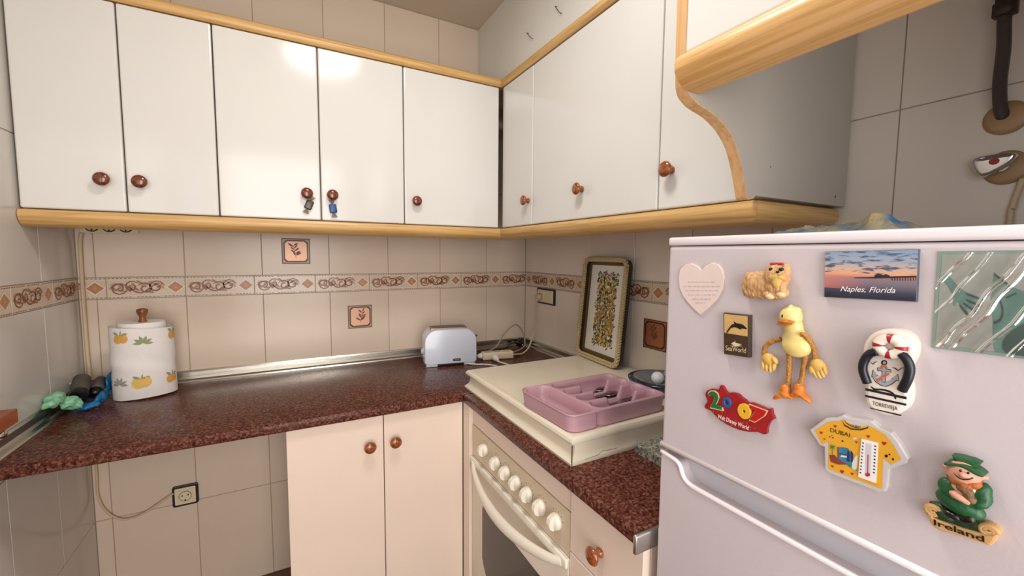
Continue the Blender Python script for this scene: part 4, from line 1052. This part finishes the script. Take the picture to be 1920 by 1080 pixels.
# duck
mat('duck_body', '#e9d183', .22, coat=.3, var=.06, vscale=30); mat('duck_hand', '#e0b45e', .3, var=.12, vscale=50); mat('beak', '#c9742a', .3, var=.2, vscale=70); mat('boot', '#d57a25', .35, var=.2, vscale=60); mat('rope', '#c2893f', .6, bump=.9, bscale=260, var=.3, vscale=260)
t = magnet('duck_magnet', 'yellow duck magnet with rope arms and legs and orange boots', (1490, 755))
me = blob([bl(1483, 594, .012, .0135, .014, .012), bl(1488, 615, .010, .0115, .014, .010), bl(1491, 636, .011, .0155, .016, .011), bl(1494, 648, .012, .0180, .0155, .012), bl(1482, 577, .013, .0035, .005, .004, -.3), bl(1490, 583, .012, .008, .006, .008)], .0012, 6)
obj('body', me, 'duck_body', t, FM)
obj('beak', blob([bl(1474, 603, .0235, .0105, .0027, .006, .05), bl(1464, 606, .021, .005, .0022, .004, .35), bl(1474, 607, .021, .008, .0022, .005, .05)], .0007, 3), 'beak', t, FM)
for cx in (1467, 1476): obj('eye', blob([bl(cx, 592.5, .0225, .0014, .0022, .0012)], .0004, 1), 'eye_black', t, FM)
def limb(L, r=.0033): obj('rope_limb', tube(BM(), smooth_pts([(*fq(a, b, w_), w_) for a, b, w_ in L], 5), r, 10), 'rope', t, FM)
limb([(1464, 636, .010), (1452, 639, .010), (1440, 645, .009), (1434, 653, .008), (1433, 666, .008)])
limb([(1502, 627, .018), (1510, 629, .017), (1519, 640, .014), (1526, 655, .011), (1529, 673, .009)])
limb([(1480, 662, .010), (1480, 690, .009), (1477, 726, .008)])
limb([(1511, 661, .012), (1507, 690, .010), (1500, 726, .009)])
def hand(cx, cy, s_, a):
    def off(dx, dy): return (cx+dx*math.cos(a)-dy*math.sin(a), cy+dx*math.sin(a)+dy*math.cos(a))
    parts = [bl(*off(0, 0), .009, .0085, .0085, .006)]
    for i, (dx, l) in enumerate(((-10, 11), (-3.6, 15), (3.6, 16), (10.5, 13))): parts.append(bl(*off(dx, l), .009, .0023, .0078, .0036, -a*.9+(-dx*.012)))
    parts.append(bl(*off(s_*12, 3), .011, .0034, .0055, .004, -a+s_*.5))
    obj('hand', blob(parts, .0006, 2), 'duck_hand', t, FM)
hand(1441, 673, 1, -.05); hand(1532, 684, -1, -.42)
def boot(cx, cy, dirn, dip):
    obj('boot', blob([bl(cx, cy-8, .009, .0068, .0085, .007), bl(cx, cy, .010, .0075, .006, .008), bl(cx+dirn*10, cy+3+dip, .011, .0085, .0034, .007, -dirn*.35-dip*.03), bl(cx-dirn*8, cy+4, .010, .006, .003, .006, dirn*.2), bl(cx+dirn*17, cy+7+dip*1.6, .011, .005, .0024, .005, -dirn*.4-dip*.03)], .0009, 2), 'boot', t, FM)
boot(1473, 739, -1, 0); boot(1499, 737, 1, 4)

# sunset print
def sunset():
    m = mat('sunset_print', '#ffffff', .12, coat=.5); nt = m.node_tree; N = nt.nodes.new; L = nt.links.new; b = nt.nodes['Principled BSDF']
    tc = N('ShaderNodeTexCoord'); sx = N('ShaderNodeSeparateXYZ'); L(tc.outputs['Generated'], sx.inputs[0])
    mp = N('ShaderNodeMapping'); mp.inputs['Scale'].default_value = (4, 9, 0); L(tc.outputs['Generated'], mp.inputs[0])
    nz = N('ShaderNodeTexNoise'); nz.inputs['Scale'].default_value = 1.3; nz.inputs['Detail'].default_value = 5; L(mp.outputs[0], nz.inputs[0])
    r = N('ShaderNodeValToRGB'); e = r.color_ramp.elements; L(sx.outputs[1], r.inputs[0])
    stops = [(0, '#1c2233'), (.1, '#2a2f42'), (.18, '#3d4257'), (.30, '#6d6673'), (.44, '#8a7880'), (.465, '#cf7f6a'), (.52, '#dba37c'), (.62, '#c9a896'), (.75, '#9fa3b0'), (1, '#7d97b8')]
    while len(e) < len(stops): e.new(.5)
    for i, (p_, k) in enumerate(stops): e[i].position = p_; e[i].color = c(k)
    r2 = N('ShaderNodeValToRGB'); r2.color_ramp.elements[0].position = .50; r2.color_ramp.elements[1].position = .60; L(nz.outputs[0], r2.inputs[0])
    up = N('ShaderNodeMath'); up.operation = 'GREATER_THAN'; up.inputs[1].default_value = .53; L(sx.outputs[1], up.inputs[0])
    mu = N('ShaderNodeMath'); mu.operation = 'MULTIPLY'; L(r2.outputs[0], mu.inputs[0]); L(up.outputs[0], mu.inputs[1])
    mx = N('ShaderNodeMixRGB'); mx.inputs[2].default_value = c('#46566f'); L(mu.outputs[0], mx.inputs[0]); L(r.outputs[0], mx.inputs[1])
    glow = N('ShaderNodeMath'); glow.operation = 'SUBTRACT'; glow.inputs[0].default_value = .55; L(sx.outputs[0], glow.inputs[1])
    g2 = N('ShaderNodeMath'); g2.operation = 'LESS_THAN'; g2.inputs[1].default_value = .47; L(sx.outputs[1], g2.inputs[0])
    g3 = N('ShaderNodeMath'); g3.operation = 'GREATER_THAN'; g3.inputs[1].default_value = .2; L(sx.outputs[1], g3.inputs[0])
    g4 = N('ShaderNodeMath'); g4.operation = 'MULTIPLY'; L(g2.outputs[0], g4.inputs[0]); L(g3.outputs[0], g4.inputs[1])
    g5 = N('ShaderNodeMath'); g5.operation = 'MULTIPLY'; g5.use_clamp = True; L(g4.outputs[0], g5.inputs[0]); L(glow.outputs[0], g5.inputs[1])
    m2 = N('ShaderNodeMixRGB'); m2.inputs[2].default_value = c('#e07a66'); L(g5.outputs[0], m2.inputs[0]); L(mx.outputs[0], m2.inputs[1])
    L(m2.outputs[0], b.inputs['Base Color'])
sunset(); mat('plate_edge', '#46505c', .3); mat('print_white', '#efe9e2', .4); mat('pier_print', '#2b2530', .3)
t = magnet('sunset_magnet', 'rectangular sunset pier magnet with white lettering', (1632, 562))
n0 = [fq(1547, 472, .004), fq(1723, 467, .004), fq(1719, 566, .004), fq(1545, 557, .004)]
obj('plate', mkprism(n0, 0, .0045, 'xy', bev=.0012), 'plate_edge', t, FM)
ctr = (sum(p[0] for p in n0)/4, sum(p[1] for p in n0)/4)
obj('photo_print', mkprism([(ctr[0]+(p[0]-ctr[0])*.985, ctr[1]+(p[1]-ctr[1])*.975) for p in n0], .0042, .0049, 'xy'), 'sunset_print', t, FM)
paint('pier_print', [[(1601, 520), (1640, 519), (1640, 516), (1645, 513.5), (1652, 514), (1656, 516), (1661, 514), (1667, 516), (1669, 518.5), (1719, 517), (1719, 520), (1669, 521.5), (1640, 522), (1602, 521.5)]]+[[(x, 520), (x+1.6, 520), (x+1.6, 526), (x, 526)] for x in range(1672, 1718, 5)], .0050, 'pier_print', t)
text('Naples, Florida', 'print_white', t, FM, fq(1576, 546, .0052), fq(1679, 549.5, .0052), .0052, shear=.35, tall=1.05)

# sleeve with a print
mat('sleeve_ground', '#9b9d96', .35, var=.08, vscale=25); mat('print_teal', '#5f857c', .4, var=.15, vscale=40); mat('print_teal_dark', '#33504c', .4, var=.2, vscale=40); mat('print_grey', '#b9b8b2', .4); fl = bpy.data.materials.new('film'); fl.use_nodes = True; MATS['film'] = fl; nt = fl.node_tree
for k in list(nt.nodes): nt.nodes.remove(k)
fo, fmx, ftr, fgl, ffr = [nt.nodes.new(k) for k in ('ShaderNodeOutputMaterial', 'ShaderNodeMixShader', 'ShaderNodeBsdfTransparent', 'ShaderNodeBsdfGlossy', 'ShaderNodeFresnel')]
ffr.inputs[0].default_value = 1.75; fgl.inputs['Roughness'].default_value = .12
nt.links.new(ffr.outputs[0], fmx.inputs[0]); nt.links.new(ftr.outputs[0], fmx.inputs[1]); nt.links.new(fgl.outputs[0], fmx.inputs[2]); nt.links.new(fmx.outputs[0], fo.inputs[0]); mat('frame_green', '#7f948b', .3)
t = magnet('photo_sleeve', 'square blue-green photograph in a wrinkled clear plastic sleeve', (1840, 660))
pw = .0012
P0 = [(1759, 471), (1922, 469), (1990, 468), (1985, 690), (1922, 673), (1746, 652)]
poly('backing', P0, 0, pw, 'frame_green', t)
paint('photo_ground', [[(1767, 477), (1990, 475), (1985, 680), (1922, 666), (1754, 645)]], pw, 'sleeve_ground', t)
paint('hand_print', [smooth2([(1772, 512), (1784, 522), (1796, 536), (1808, 545), (1826, 553), (1843, 561), (1843, 565), (1824, 560), (1841, 571), (1840, 576), (1820, 567), (1834, 583), (1831, 587), (1812, 574), (1816, 589), (1811, 590), (1802, 574), (1795, 565), (1790, 574), (1787, 570), (1788, 555), (1776, 535), (1766, 524)], 2)], pw+.0003, 'print_teal', t)
paint('finger_shade', [[(1810, 549), (1844, 561), (1843, 563), (1812, 553)], [(1812, 560), (1842, 574), (1840, 577), (1812, 564)], [(1806, 566), (1834, 585), (1831, 588), (1806, 570)], [(1800, 570), (1816, 588), (1812, 591), (1799, 574)]], pw+.0006, 'print_teal_dark', t)
paint('figure_print', [smooth2([(1864, 513), (1880, 522), (1898, 538), (1925, 548), (1990, 552), (1985, 680), (1922, 668), (1866, 660), (1862, 640), (1862, 600), (1859, 560)], 1)], pw+.0003, 'print_teal', t)
paint('figure_shade', [smooth2([(1864, 602), (1874, 598), (1878, 585), (1876, 570), (1872, 560), (1879, 568), (1882, 586), (1877, 602), (1864, 608)], 2), [(1864, 511), (1897, 537), (1895, 540), (1864, 516)], [(1886, 557), (1905, 548), (1907, 551), (1888, 560)], smooth2([(1880, 640), (1900, 618), (1935, 600), (1990, 590), (1985, 680), (1922, 668), (1886, 662)], 2)], pw+.0006, 'print_teal_dark', t)
bm = BM(); NX, NY = 90, 90; V = []
a0, a1, a2, a3 = [Vector(fq(*q)) for q in ((1763, 474), (1985, 472), (1982, 680), (1750, 648))]
for j in range(NY+1):
    row = []
    for i in range(NX+1):
        s_, r_ = i/NX, j/NY; p = (a0*(1-s_)+a1*s_)*(1-r_)+(a3*(1-s_)+a2*s_)*r_
        k = s_*1.25+r_*.9; fold = 0
        for f0, am in ((.35, .0012), (.62, .0009), (.97, .0016), (1.10, .0016), (1.45, .0012), (1.72, .0010)): fold += 2.1*am*math.exp(-((k-f0+.05*noise.noise(Vector((s_*4, r_*4, f0))))/.026)**2)
        row.append(bm.verts.new((p.x, p.y, pw+.0014+fold+.0007*(1+noise.noise(Vector((s_*9, r_*9, 5)))))))
    V.append(row)
for j in range(NY):
    for i in range(NX): bm.faces.new((V[j][i], V[j][i+1], V[j+1][i+1], V[j+1][i])).smooth = True
obj('clear_sleeve', bm, 'film', t, FM)

# flip-flop
mat('sandal_white', '#e8dccf', .25, coat=.4, var=.04, vscale=20); mat('navy_print', '#10131f', .3); mat('ring_white', '#eee0d2', .3, coat=.3); mat('ring_red', '#a5202a', .35); mat('anchor_grey', '#a3a3ab', .35); mat('rope_print', '#cf6647', .4)
t = magnet('sandal_magnet', 'white flip-flop magnet with navy straps, anchor and lifebuoy', (1660, 780))
SO = [(1616, 660), (1621, 640), (1636, 624), (1660, 617), (1688, 620), (1708, 632), (1716, 650), (1712, 672), (1702, 690), (1701, 710), (1705, 735), (1702, 757), (1692, 772), (1674, 780), (1652, 778), (1632, 768), (1622, 752), (1620, 725), (1622, 705), (1616, 682)]
bw = .017
poly('sole', SO, 0, bw, 'sandal_white', t, .004, sm=3)
obj('strap', tube(BM(), smooth_pts([(*fq(a, b, w_), w_) for a, b, w_ in ((1645, 659, bw+.004), (1630, 664, bw+.004), (1620, 678, bw+.004), (1618, 695, bw+.003), (1626, 718, bw+.001))], 5), .0045, 10), 'navy_print', t, FM)
obj('strap', tube(BM(), smooth_pts([(*fq(a, b, w_), w_) for a, b, w_ in ((1690, 663, bw+.004), (1700, 674, bw+.004), (1706, 690, bw+.004), (1702, 710, bw+.003), (1691, 732, bw+.001))], 5), .0045, 10), 'navy_print', t, FM)
q = fq(1666, 650, bw+.006); M = Matrix.Translation((q[0], q[1], bw+.003))
bm = BM(); n_ = 32
rg = [[bm.verts.new(M@Vector(((.0085+.0052*math.cos(b))*math.cos(a)*1.12, (.0085+.0052*math.cos(b))*math.sin(a), .0045*math.sin(b)))) for b in [2*math.pi*k/10 for k in range(10)]] for a in [2*math.pi*i/n_ for i in range(n_)]]
for i in range(n_):
    band = (i % 8) in (0, 7)
    for k in range(10):
        f = bm.faces.new((rg[i][k], rg[(i+1) % n_][k], rg[(i+1) % n_][(k+1) % 10], rg[i][(k+1) % 10])); f.smooth = True; f.material_index = 1 if band else 0
obj('lifebuoy', bm, ['ring_white', 'ring_red'], t, FM)
bz = bw
AN = [[(1655, 684), (1661, 684), (1660, 716), (1654, 716)], [(1646, 690), (1670, 693.5), (1670, 697.5), (1646, 694)], smooth2([(1637, 697), (1642, 706), (1650, 714), (1658, 717), (1668, 714), (1678, 707), (1683, 709), (1674, 718), (1660, 724), (1648, 719), (1638, 710)], 2), [(1635, 706), (1638, 694), (1646, 704)], [(1673, 709), (1683, 702), (1685, 714)]]
def grow(P, k):
    cx_, cy_ = sum(p[0] for p in P)/len(P), sum(p[1] for p in P)/len(P)
    return [(a+k*(1 if a > cx_ else -1), b+k*(1 if b > cy_ else -1)) for a, b in P]
paint('anchor_outline', [grow(P, 1.1) for P in AN]+[ppe(1658, 680, 6, 5, 14)], bz, 'navy_print', t)
paint('anchor_print', AN+[ppe(1658.5, 680, 3.2, 2.6, 12)], bz+.0003, 'anchor_grey', t)
paint('rope_print', [smooth2([(1651, 687), (1657, 684.5), (1664, 688), (1663, 691), (1657, 688.5), (1653, 691)], 2), smooth2([(1645, 711), (1654, 705), (1663, 700), (1668, 700), (1667, 703), (1656, 708), (1649, 715), (1645, 715)], 2)], bz+.0006, 'rope_print', t)
paint('gull_print', [[(1631, 677), (1637, 682), (1640, 679), (1646, 677), (1640, 681), (1637, 684)], [(1672, 688), (1680, 690), (1684, 694), (1689, 690), (1695, 688), (1689, 692), (1684, 696), (1679, 692)]], bz+.0003, 'navy_print', t)
paint('stripe_print', [[(1622.5, 727.5), (1700, 744), (1700, 749), (1622.5, 732)], [(1622, 740), (1700, 757), (1699.5, 761), (1622.5, 744)], [(1630, 764), (1692, 778), (1688, 780), (1632, 766)], smooth2([(1632, 723), (1640, 728), (1655, 729), (1668, 732), (1677, 738), (1681, 747), (1678, 748), (1674, 740), (1665, 735), (1652, 732), (1638, 731)], 2)], bz, 'navy_print', t)
text('TORREVIEJA', 'navy_print', t, FM, fq(1636, 759, bz), fq(1683, 769.5, bz), bz, tall=1.5, bold=.005)

# theme-park number plate (figures left out)
mat('plaque_red', '#a3181d', .3, var=.1, vscale=40); mat('plaque_edge', '#8c1c26', .35); mat('digit_green', '#0f6b3b', .35); mat('digit_blue', '#17568f', .35); mat('digit_yellow', '#e0ae2b', .35); mat('digit_red', '#b5141c', .3); mat('outline_cream', '#d9bf8f', .4); mat('star_tan', '#c98d6c', .4)
t = magnet('number_plaque_magnet', 'red banner-shaped magnet with coloured digits and white lettering', (1385, 815))
PO = [(1322, 741), (1325, 733), (1335, 729), (1347, 731), (1349, 724), (1354, 723), (1359, 731), (1364, 737), (1374, 736), (1384, 739), (1389, 744), (1397, 750), (1403, 756), (1410, 755), (1430, 763), (1439, 768), (1446, 766), (1448, 776), (1452, 785), (1446, 788), (1441, 796), (1438, 805), (1438, 812), (1432, 815), (1420, 810), (1405, 810), (1385, 806), (1364, 797), (1346, 785), (1333, 771), (1322, 766), (1321, 760), (1326, 752)]
poly('banner', PO, 0, .005, 'plaque_edge', t, .001, sm=2)
ctr = (1385, 772); PI = [(ctr[0]+(a-ctr[0])*.95, ctr[1]+(b-ctr[1])*.94) for a, b in PO]
poly('banner_face', PI, .004, .0058, 'plaque_red', t, sm=2)
def dig(name, px, m, w1, sm=2): 
    cx_, cy_ = sum(p[0] for p in px)/len(px), sum(p[1] for p in px)/len(px)
    o_ = poly(name, [(cx_+(a-cx_)*1.10, cy_+(b-cy_)*1.10) for a, b in px], .005, w1-.0006, 'outline_cream', t, sm=sm); poly(name+'_face', px, .005, w1, m, o_, .0005, sm=sm)
dig('digit_two', [(1328, 738), (1332, 734), (1339, 734), (1345, 739), (1347, 746), (1344, 754), (1341, 759), (1353, 763), (1354, 769), (1332, 764), (1333, 760), (1338, 752), (1339, 745), (1336, 741), (1331, 743)], 'digit_green', .0085, 0)
def ring(name, cx, cy, ro, ri, m, w1):
    bm = BM(); n_ = 24; q = fq(cx, cy, w1); k = .00066
    loops = [[bm.verts.new((q[0]+r*k*math.cos(2*math.pi*i/n_)*1.0, q[1]+r*k*math.sin(2*math.pi*i/n_)*1.15, z)) for i in range(n_)] for r, z in ((ro, .005), (ro, w1-.0006), (ro-1.2, w1), (ri+.8, w1), (ri, w1-.0006), (ri, .005))]
    for a, b in zip(loops, loops[1:]):
        for i in range(n_): bm.faces.new((a[i], a[(i+1) % n_], b[(i+1) % n_], b[i]))
    obj(name, bm, m, t, FM)
ring('digit_zero', 1362, 755, 10.5, 4.2, 'digit_blue', .0088); ring('digit_zero', 1394.5, 771.5, 15, 3, 'digit_yellow', .0092)
dig('digit_seven', [(1405, 759), (1437, 771), (1432, 780), (1415, 791), (1405, 787), (1416, 770), (1404, 766)], 'digit_red', .0085, 0)
R0 = random.Random(9)
paint('star_print', [[(x, y-1.2), (x+.5, y-.3), (x+1.4, y), (x+.5, y+.4), (x, y+1.3), (x-.5, y+.4), (x-1.4, y), (x-.5, y-.3)] for x, y in ((1338, 772), (1345, 771), (1354, 774), (1342, 780), (1356, 791), (1380, 789), (1393, 792), (1401, 793), (1407, 801), (1372, 797), (1415, 803), (1407, 806))], .0058, 'star_tan', t)
text('Walt Disney World', 'print_white', t, FM, fq(1346, 783.5, .006), fq(1404, 806.5, .006), .006, tall=1.5, shear=.1, bold=.012)

# thermometer T-shirt
mat('acrylic', '#e9e4e2', .08, trans=.35, coat=.5); mat('shirt_yellow', '#e2a528', .25, coat=.4, var=.08, vscale=20); mat('therm_white', '#eae6e8', .35); mat('therm_red', '#b3243e', .3); mat('therm_tube', '#c9c6cc', .2); mat('scene_blue', '#3f7fa5', .4, var=.3, vscale=80); mat('scene_red', '#8a3b32', .4, var=.3, vscale=80); mat('scene_green', '#3f7a46', .4); mat('scene_navy', '#262d55', .4); mat('scene_white', '#cdd0c8', .4); mat('heart_red', '#a3232a', .4)
t = magnet('shirt_magnet', 'yellow T-shirt magnet with a thermometer under clear acrylic', (1600, 920))
SH = [(1517, 806), (1548, 784), (1568, 783), (1580, 778), (1592, 783), (1620, 788), (1634, 790), (1648, 801), (1670, 812), (1686, 831), (1704, 860), (1699, 870), (1668, 880), (1664, 915), (1660, 922), (1646, 923), (1554, 888), (1546, 881), (1545, 838), (1536, 835)]
poly('acrylic_block', SH, 0, .009, 'acrylic', t, .0015)
SI = [(1528, 807), (1553, 791), (1576, 789), (1582, 786), (1590, 793), (1608, 800), (1624, 799), (1629, 798), (1640, 803), (1660, 815), (1676, 835), (1690, 861), (1671, 871), (1656, 859), (1654, 917), (1553, 879), (1554, 827), (1541, 833)]
paint('shirt_print', [SI], .009, 'shirt_yellow', t)
z1 = .0093
paint('collar_print', [[(1579, 788), (1584, 796), (1596, 803), (1612, 805), (1626, 801), (1629, 799), (1627, 803), (1613, 807), (1595, 805), (1583, 798)], [(1583, 786.5), (1588, 793), (1598, 799), (1612, 803), (1611, 804), (1597, 800), (1587, 794)]], z1, 'print_black', t)
text('DUBAI', 'print_black', t, FM, fq(1557, 809.5, z1), fq(1594, 820, z1), z1, tall=1.0)
text('DUBAI', 'print_black', t, FM, fq(1596, 799.5, z1), fq(1614, 803, z1), z1, tall=1.1)
def hp(x, y, s_): return [(x, y+s_), (x-s_, y), (x-s_*.8, y-s_*.7), (x-s_*.3, y-s_*.7), (x, y-s_*.2), (x+s_*.4, y-s_*.6), (x+s_, y-s_*.4), (x+s_, y+.1)]
paint('heart_print', [hp(1566, 799, 3), hp(1540, 811, 3), hp(1546, 823, 1.8), hp(1606, 829, 2.4), hp(1628, 818, 3.4), hp(1658, 831, 4.5), hp(1561, 874, 2.6), hp(1579, 884, 4), hp(1598, 888, 3)], z1, 'heart_red', t)
paint('dot_print', [ppe(1556, 819, 1.3, 1, 8), ppe(1562, 820.5, 1.8, 1.2, 8), ppe(1560, 816.5, 1.1, .8, 8), ppe(1662, 855, 3.2, 2.8, 10), ppe(1668, 852, 2, 1.6, 10), ppe(1674.5, 861, 2.2, 2.2, 10), ppe(1580, 827, 2, 1.6, 8)], z1, 'print_black', t)
paint('harbour_print', [[(1573, 838), (1590, 840), (1596, 850), (1600, 868), (1597, 874), (1573, 866), (1571, 858)]], z1, 'scene_blue', t)
paint('dune_print', [[(1555, 853), (1565, 853), (1573, 862), (1590, 871), (1572, 871), (1558, 866)], [(1570, 838), (1572, 838), (1573, 871), (1571, 870)]], z1+.0002, 'scene_red', t)
paint('palm_print', [[(1560, 833), (1563, 836), (1567, 836), (1564, 839), (1566, 843), (1561, 840), (1561.5, 852), (1560, 852), (1560, 840), (1555, 842), (1558, 838), (1555, 836), (1559, 836)], [(1590, 870), (1607, 880), (1607, 883), (1590, 874)]], z1+.0003, 'scene_green', t)
paint('tower_print', [smooth2([(1590, 842), (1593, 850), (1593, 866), (1587, 864)], 1), [(1595, 844), (1600, 850), (1599, 868), (1596, 866)], [(1574, 850), (1588, 852), (1588, 853), (1574, 851.5)]], z1+.0003, 'scene_navy', t)
paint('sail_print', [smooth2([(1608, 853), (1606, 880), (1597, 877), (1600, 862)], 2), [(1577, 853), (1588, 855), (1588, 858), (1576, 857)], ppe(1603, 822, 4, 2, 10)], z1+.0004, 'scene_white', t)
o_ = poly('thermometer', [(1615, 823), (1646, 831), (1642, 906), (1609, 894)], .009, .0105, 'therm_white', t)
paint('glass_tube', [[(1624, 831), (1634, 833), (1632, 893), (1623, 890)]], .0105, 'therm_tube', o_)
paint('red_column', [[(1627, 852), (1628.6, 852.3), (1627.8, 888), (1626.2, 888)], ppe(1627, 890, 4.6, 3.6, 14)], .0108, 'therm_red', o_)
paint('scale_print', [[(1617+(-i*.55), 829+i*6.2), (1620-i*.55, 829.8+i*6.2), (1620-i*.55, 832+i*6.2), (1617-i*.55, 831.2+i*6.2)] for i in range(10)]+[[(1639.5-i*.3, 835+i*6.2), (1643-i*.3, 836+i*6.2), (1643-i*.3, 838.2+i*6.2), (1639.5-i*.3, 837.2+i*6.2)] for i in range(9)], .0105, 'print_black', o_)

# Ireland figurine
mat('lep_green', '#1d5a30', .4, var=.3, vscale=60); mat('lep_dark', '#164024', .45, var=.25, vscale=60); mat('lep_skin', '#d99b82', .45, var=.1, vscale=60); mat('lep_beard', '#b5622a', .55, var=.3, vscale=150); mat('lep_cream', '#e0cdae', .5); mat('scroll_tan', '#d3a56b', .5, var=.15, vscale=40); mat('lep_brown', '#7a5a3c', .5, var=.4, vscale=200)
t = magnet('ireland_magnet', 'green-suited bearded figurine magnet on a lettered scroll', (1808, 1020))
tl = -.24
obj('head', blob([bl(1807, 888, .016, .0125, .0125, .010, tl), bl(1776, 876, .012, .0042, .0025, .003, -.3), bl(1843, 894, .012, .0042, .003, .003, .1), bl(1806, 890, .026, .0032, .0028, .004), bl(1796, 890, .021, .0042, .0038, .005), bl(1818, 894, .021, .0042, .0038, .005)], .001, 3), 'lep_skin', t, FM)
obj('beard', blob([bl(1785, 893, .014, .0035, .007, .006, .3), bl(1795, 902, .017, .006, .0048, .007, -.3), bl(1809, 907, .018, .008, .0048, .008, tl), bl(1825, 906, .017, .006, .005, .007, .1), bl(1833, 899, .014, .0035, .006, .006, -.4)], .001, 3, .0007, 700, (2, .5, 1)), 'lep_beard', t, FM)
for cx, cy in ((1801, 882.5), (1815.5, 887)): obj('eye', blob([bl(cx, cy, .0265, .0011, .0014, .0010)], .0004, 1), 'eye_black', t, FM)
obj('smile', tube(BM(), smooth_pts([(*fq(a, b, w_), w_) for a, b, w_ in ((1788, 886, .0245), (1795, 894, .0262), (1805, 899, .0268), (1816, 899, .0262), (1825, 896, .0245))], 4), .0005, 6), 'print_black', t, FM)
hat = obj('hat_brim', mkprism(smooth2(fqs([(1773, 868), (1777, 864), (1790, 866), (1810, 868), (1828, 875), (1842, 884), (1848, 890), (1845, 892), (1834, 888), (1818, 880), (1800, 872), (1784, 871)], .016), 3), .006, .0240, 'xy', bev=.002), 'lep_green', t, FM)
obj('hat_crown', mkprism(fqs([(1784, 853), (1797, 855), (1824, 862), (1839, 869), (1830, 879), (1812, 873), (1790, 868)], .016), .006, .0185, 'xy', bev=.003), 'lep_green', t, FM)
obj('coat', blob([bl(1803, 930, .011, .0155, .016, .010, tl), bl(1800, 945, .011, .0185, .0105, .010, tl), bl(1775, 912, .011, .0065, .0095, .007, .2), bl(1781, 924, .014, .0095, .005, .006, -.5), bl(1841, 922, .011, .0070, .010, .007, -.2), bl(1845, 935, .012, .006, .008, .006), bl(1836, 945, .014, .008, .0048, .006, .5), bl(1777, 934, .009, .005, .006, .006)], .0012, 3, .0004, 400), 'lep_green', t, FM)
obj('shirt', blob([bl(1802, 913, .0185, .007, .006, .0045, tl), bl(1816, 916, .0185, .005, .0055, .0045, tl), bl(1808, 922, .019, .004, .008, .004, tl)], .001, 2), 'lep_cream', t, FM)
obj('held_pouch', blob([bl(1808, 918, .0225, .006, .004, .004, tl), bl(1816, 926, .0225, .004, .005, .004, tl), bl(1818, 936, .021, .005, .004, .004, tl)], .001, 1, .0008, 600), 'lep_brown', t, FM)
obj('hand', blob([bl(1797, 931, .0235, .0072, .0034, .0040, -.3), bl(1808, 936, .0235, .0050, .0018, .0028, -.35), bl(1806, 939, .0232, .0050, .0017, .0028, -.35), bl(1790, 927, .0225, .0030, .0040, .0035)], .0008, 2), 'lep_skin', t, FM)
obj('stockings', blob([bl(1791, 960, .010, .0055, .005, .006), bl(1812, 967, .010, .0055, .005, .006)], .001, 2), 'lep_cream', t, FM)
obj('shoe', blob([bl(1783, 963, .013, .0065, .0042, .006, tl), bl(1791, 967, .014, .006, .0042, .006, tl)], .001, 2), 'print_black', t, FM)
obj('shoe', blob([bl(1809, 972, .013, .0075, .0042, .006, tl), bl(1819, 972, .014, .005, .006, .006, tl), bl(1800, 968, .013, .004, .004, .005)], .001, 2), 'print_black', t, FM)
obj('grass_mound', blob([bl(1800, 973, .006, .024, .0075, .007, tl), bl(1829, 981, .006, .012, .0065, .007, tl), bl(1772, 965, .008, .010, .006, .007, tl)], .0013, 3, .0006, 300), 'lep_dark', t, FM)
SC = [(1742, 958), (1749, 971), (1770, 979), (1800, 989), (1835, 999), (1846, 1001), (1869, 1001), (1867, 1013), (1857, 1024), (1842, 1020), (1806, 1008), (1770, 998), (1752, 990), (1741, 976)]
poly('scroll', SC, 0, .014, 'scroll_tan', t, .002, sm=2)
for cx, cy in ((1750, 957), (1854, 994)):
    q = fq(cx, cy, .01); sp_ = [(q[0]+(.0062-.0048*k/26)*math.cos(k*.5), q[1]+(.0052-.004*k/26)*math.sin(k*.5), .011) for k in range(27)]
    obj('scroll_curl', tube(BM(), sp_, .0026, 8), 'scroll_tan', t, FM)
    obj('curl_core', mkprism(ell(18, .0068, .0058, *q), 0, .0100, 'xy'), 'scroll_tan', t, FM)
text('Ireland', 'print_black', t, FM, fq(1751, 983.5, .0146), fq(1846, 1016.5, .0146), .0146, tall=.62, bold=.02)
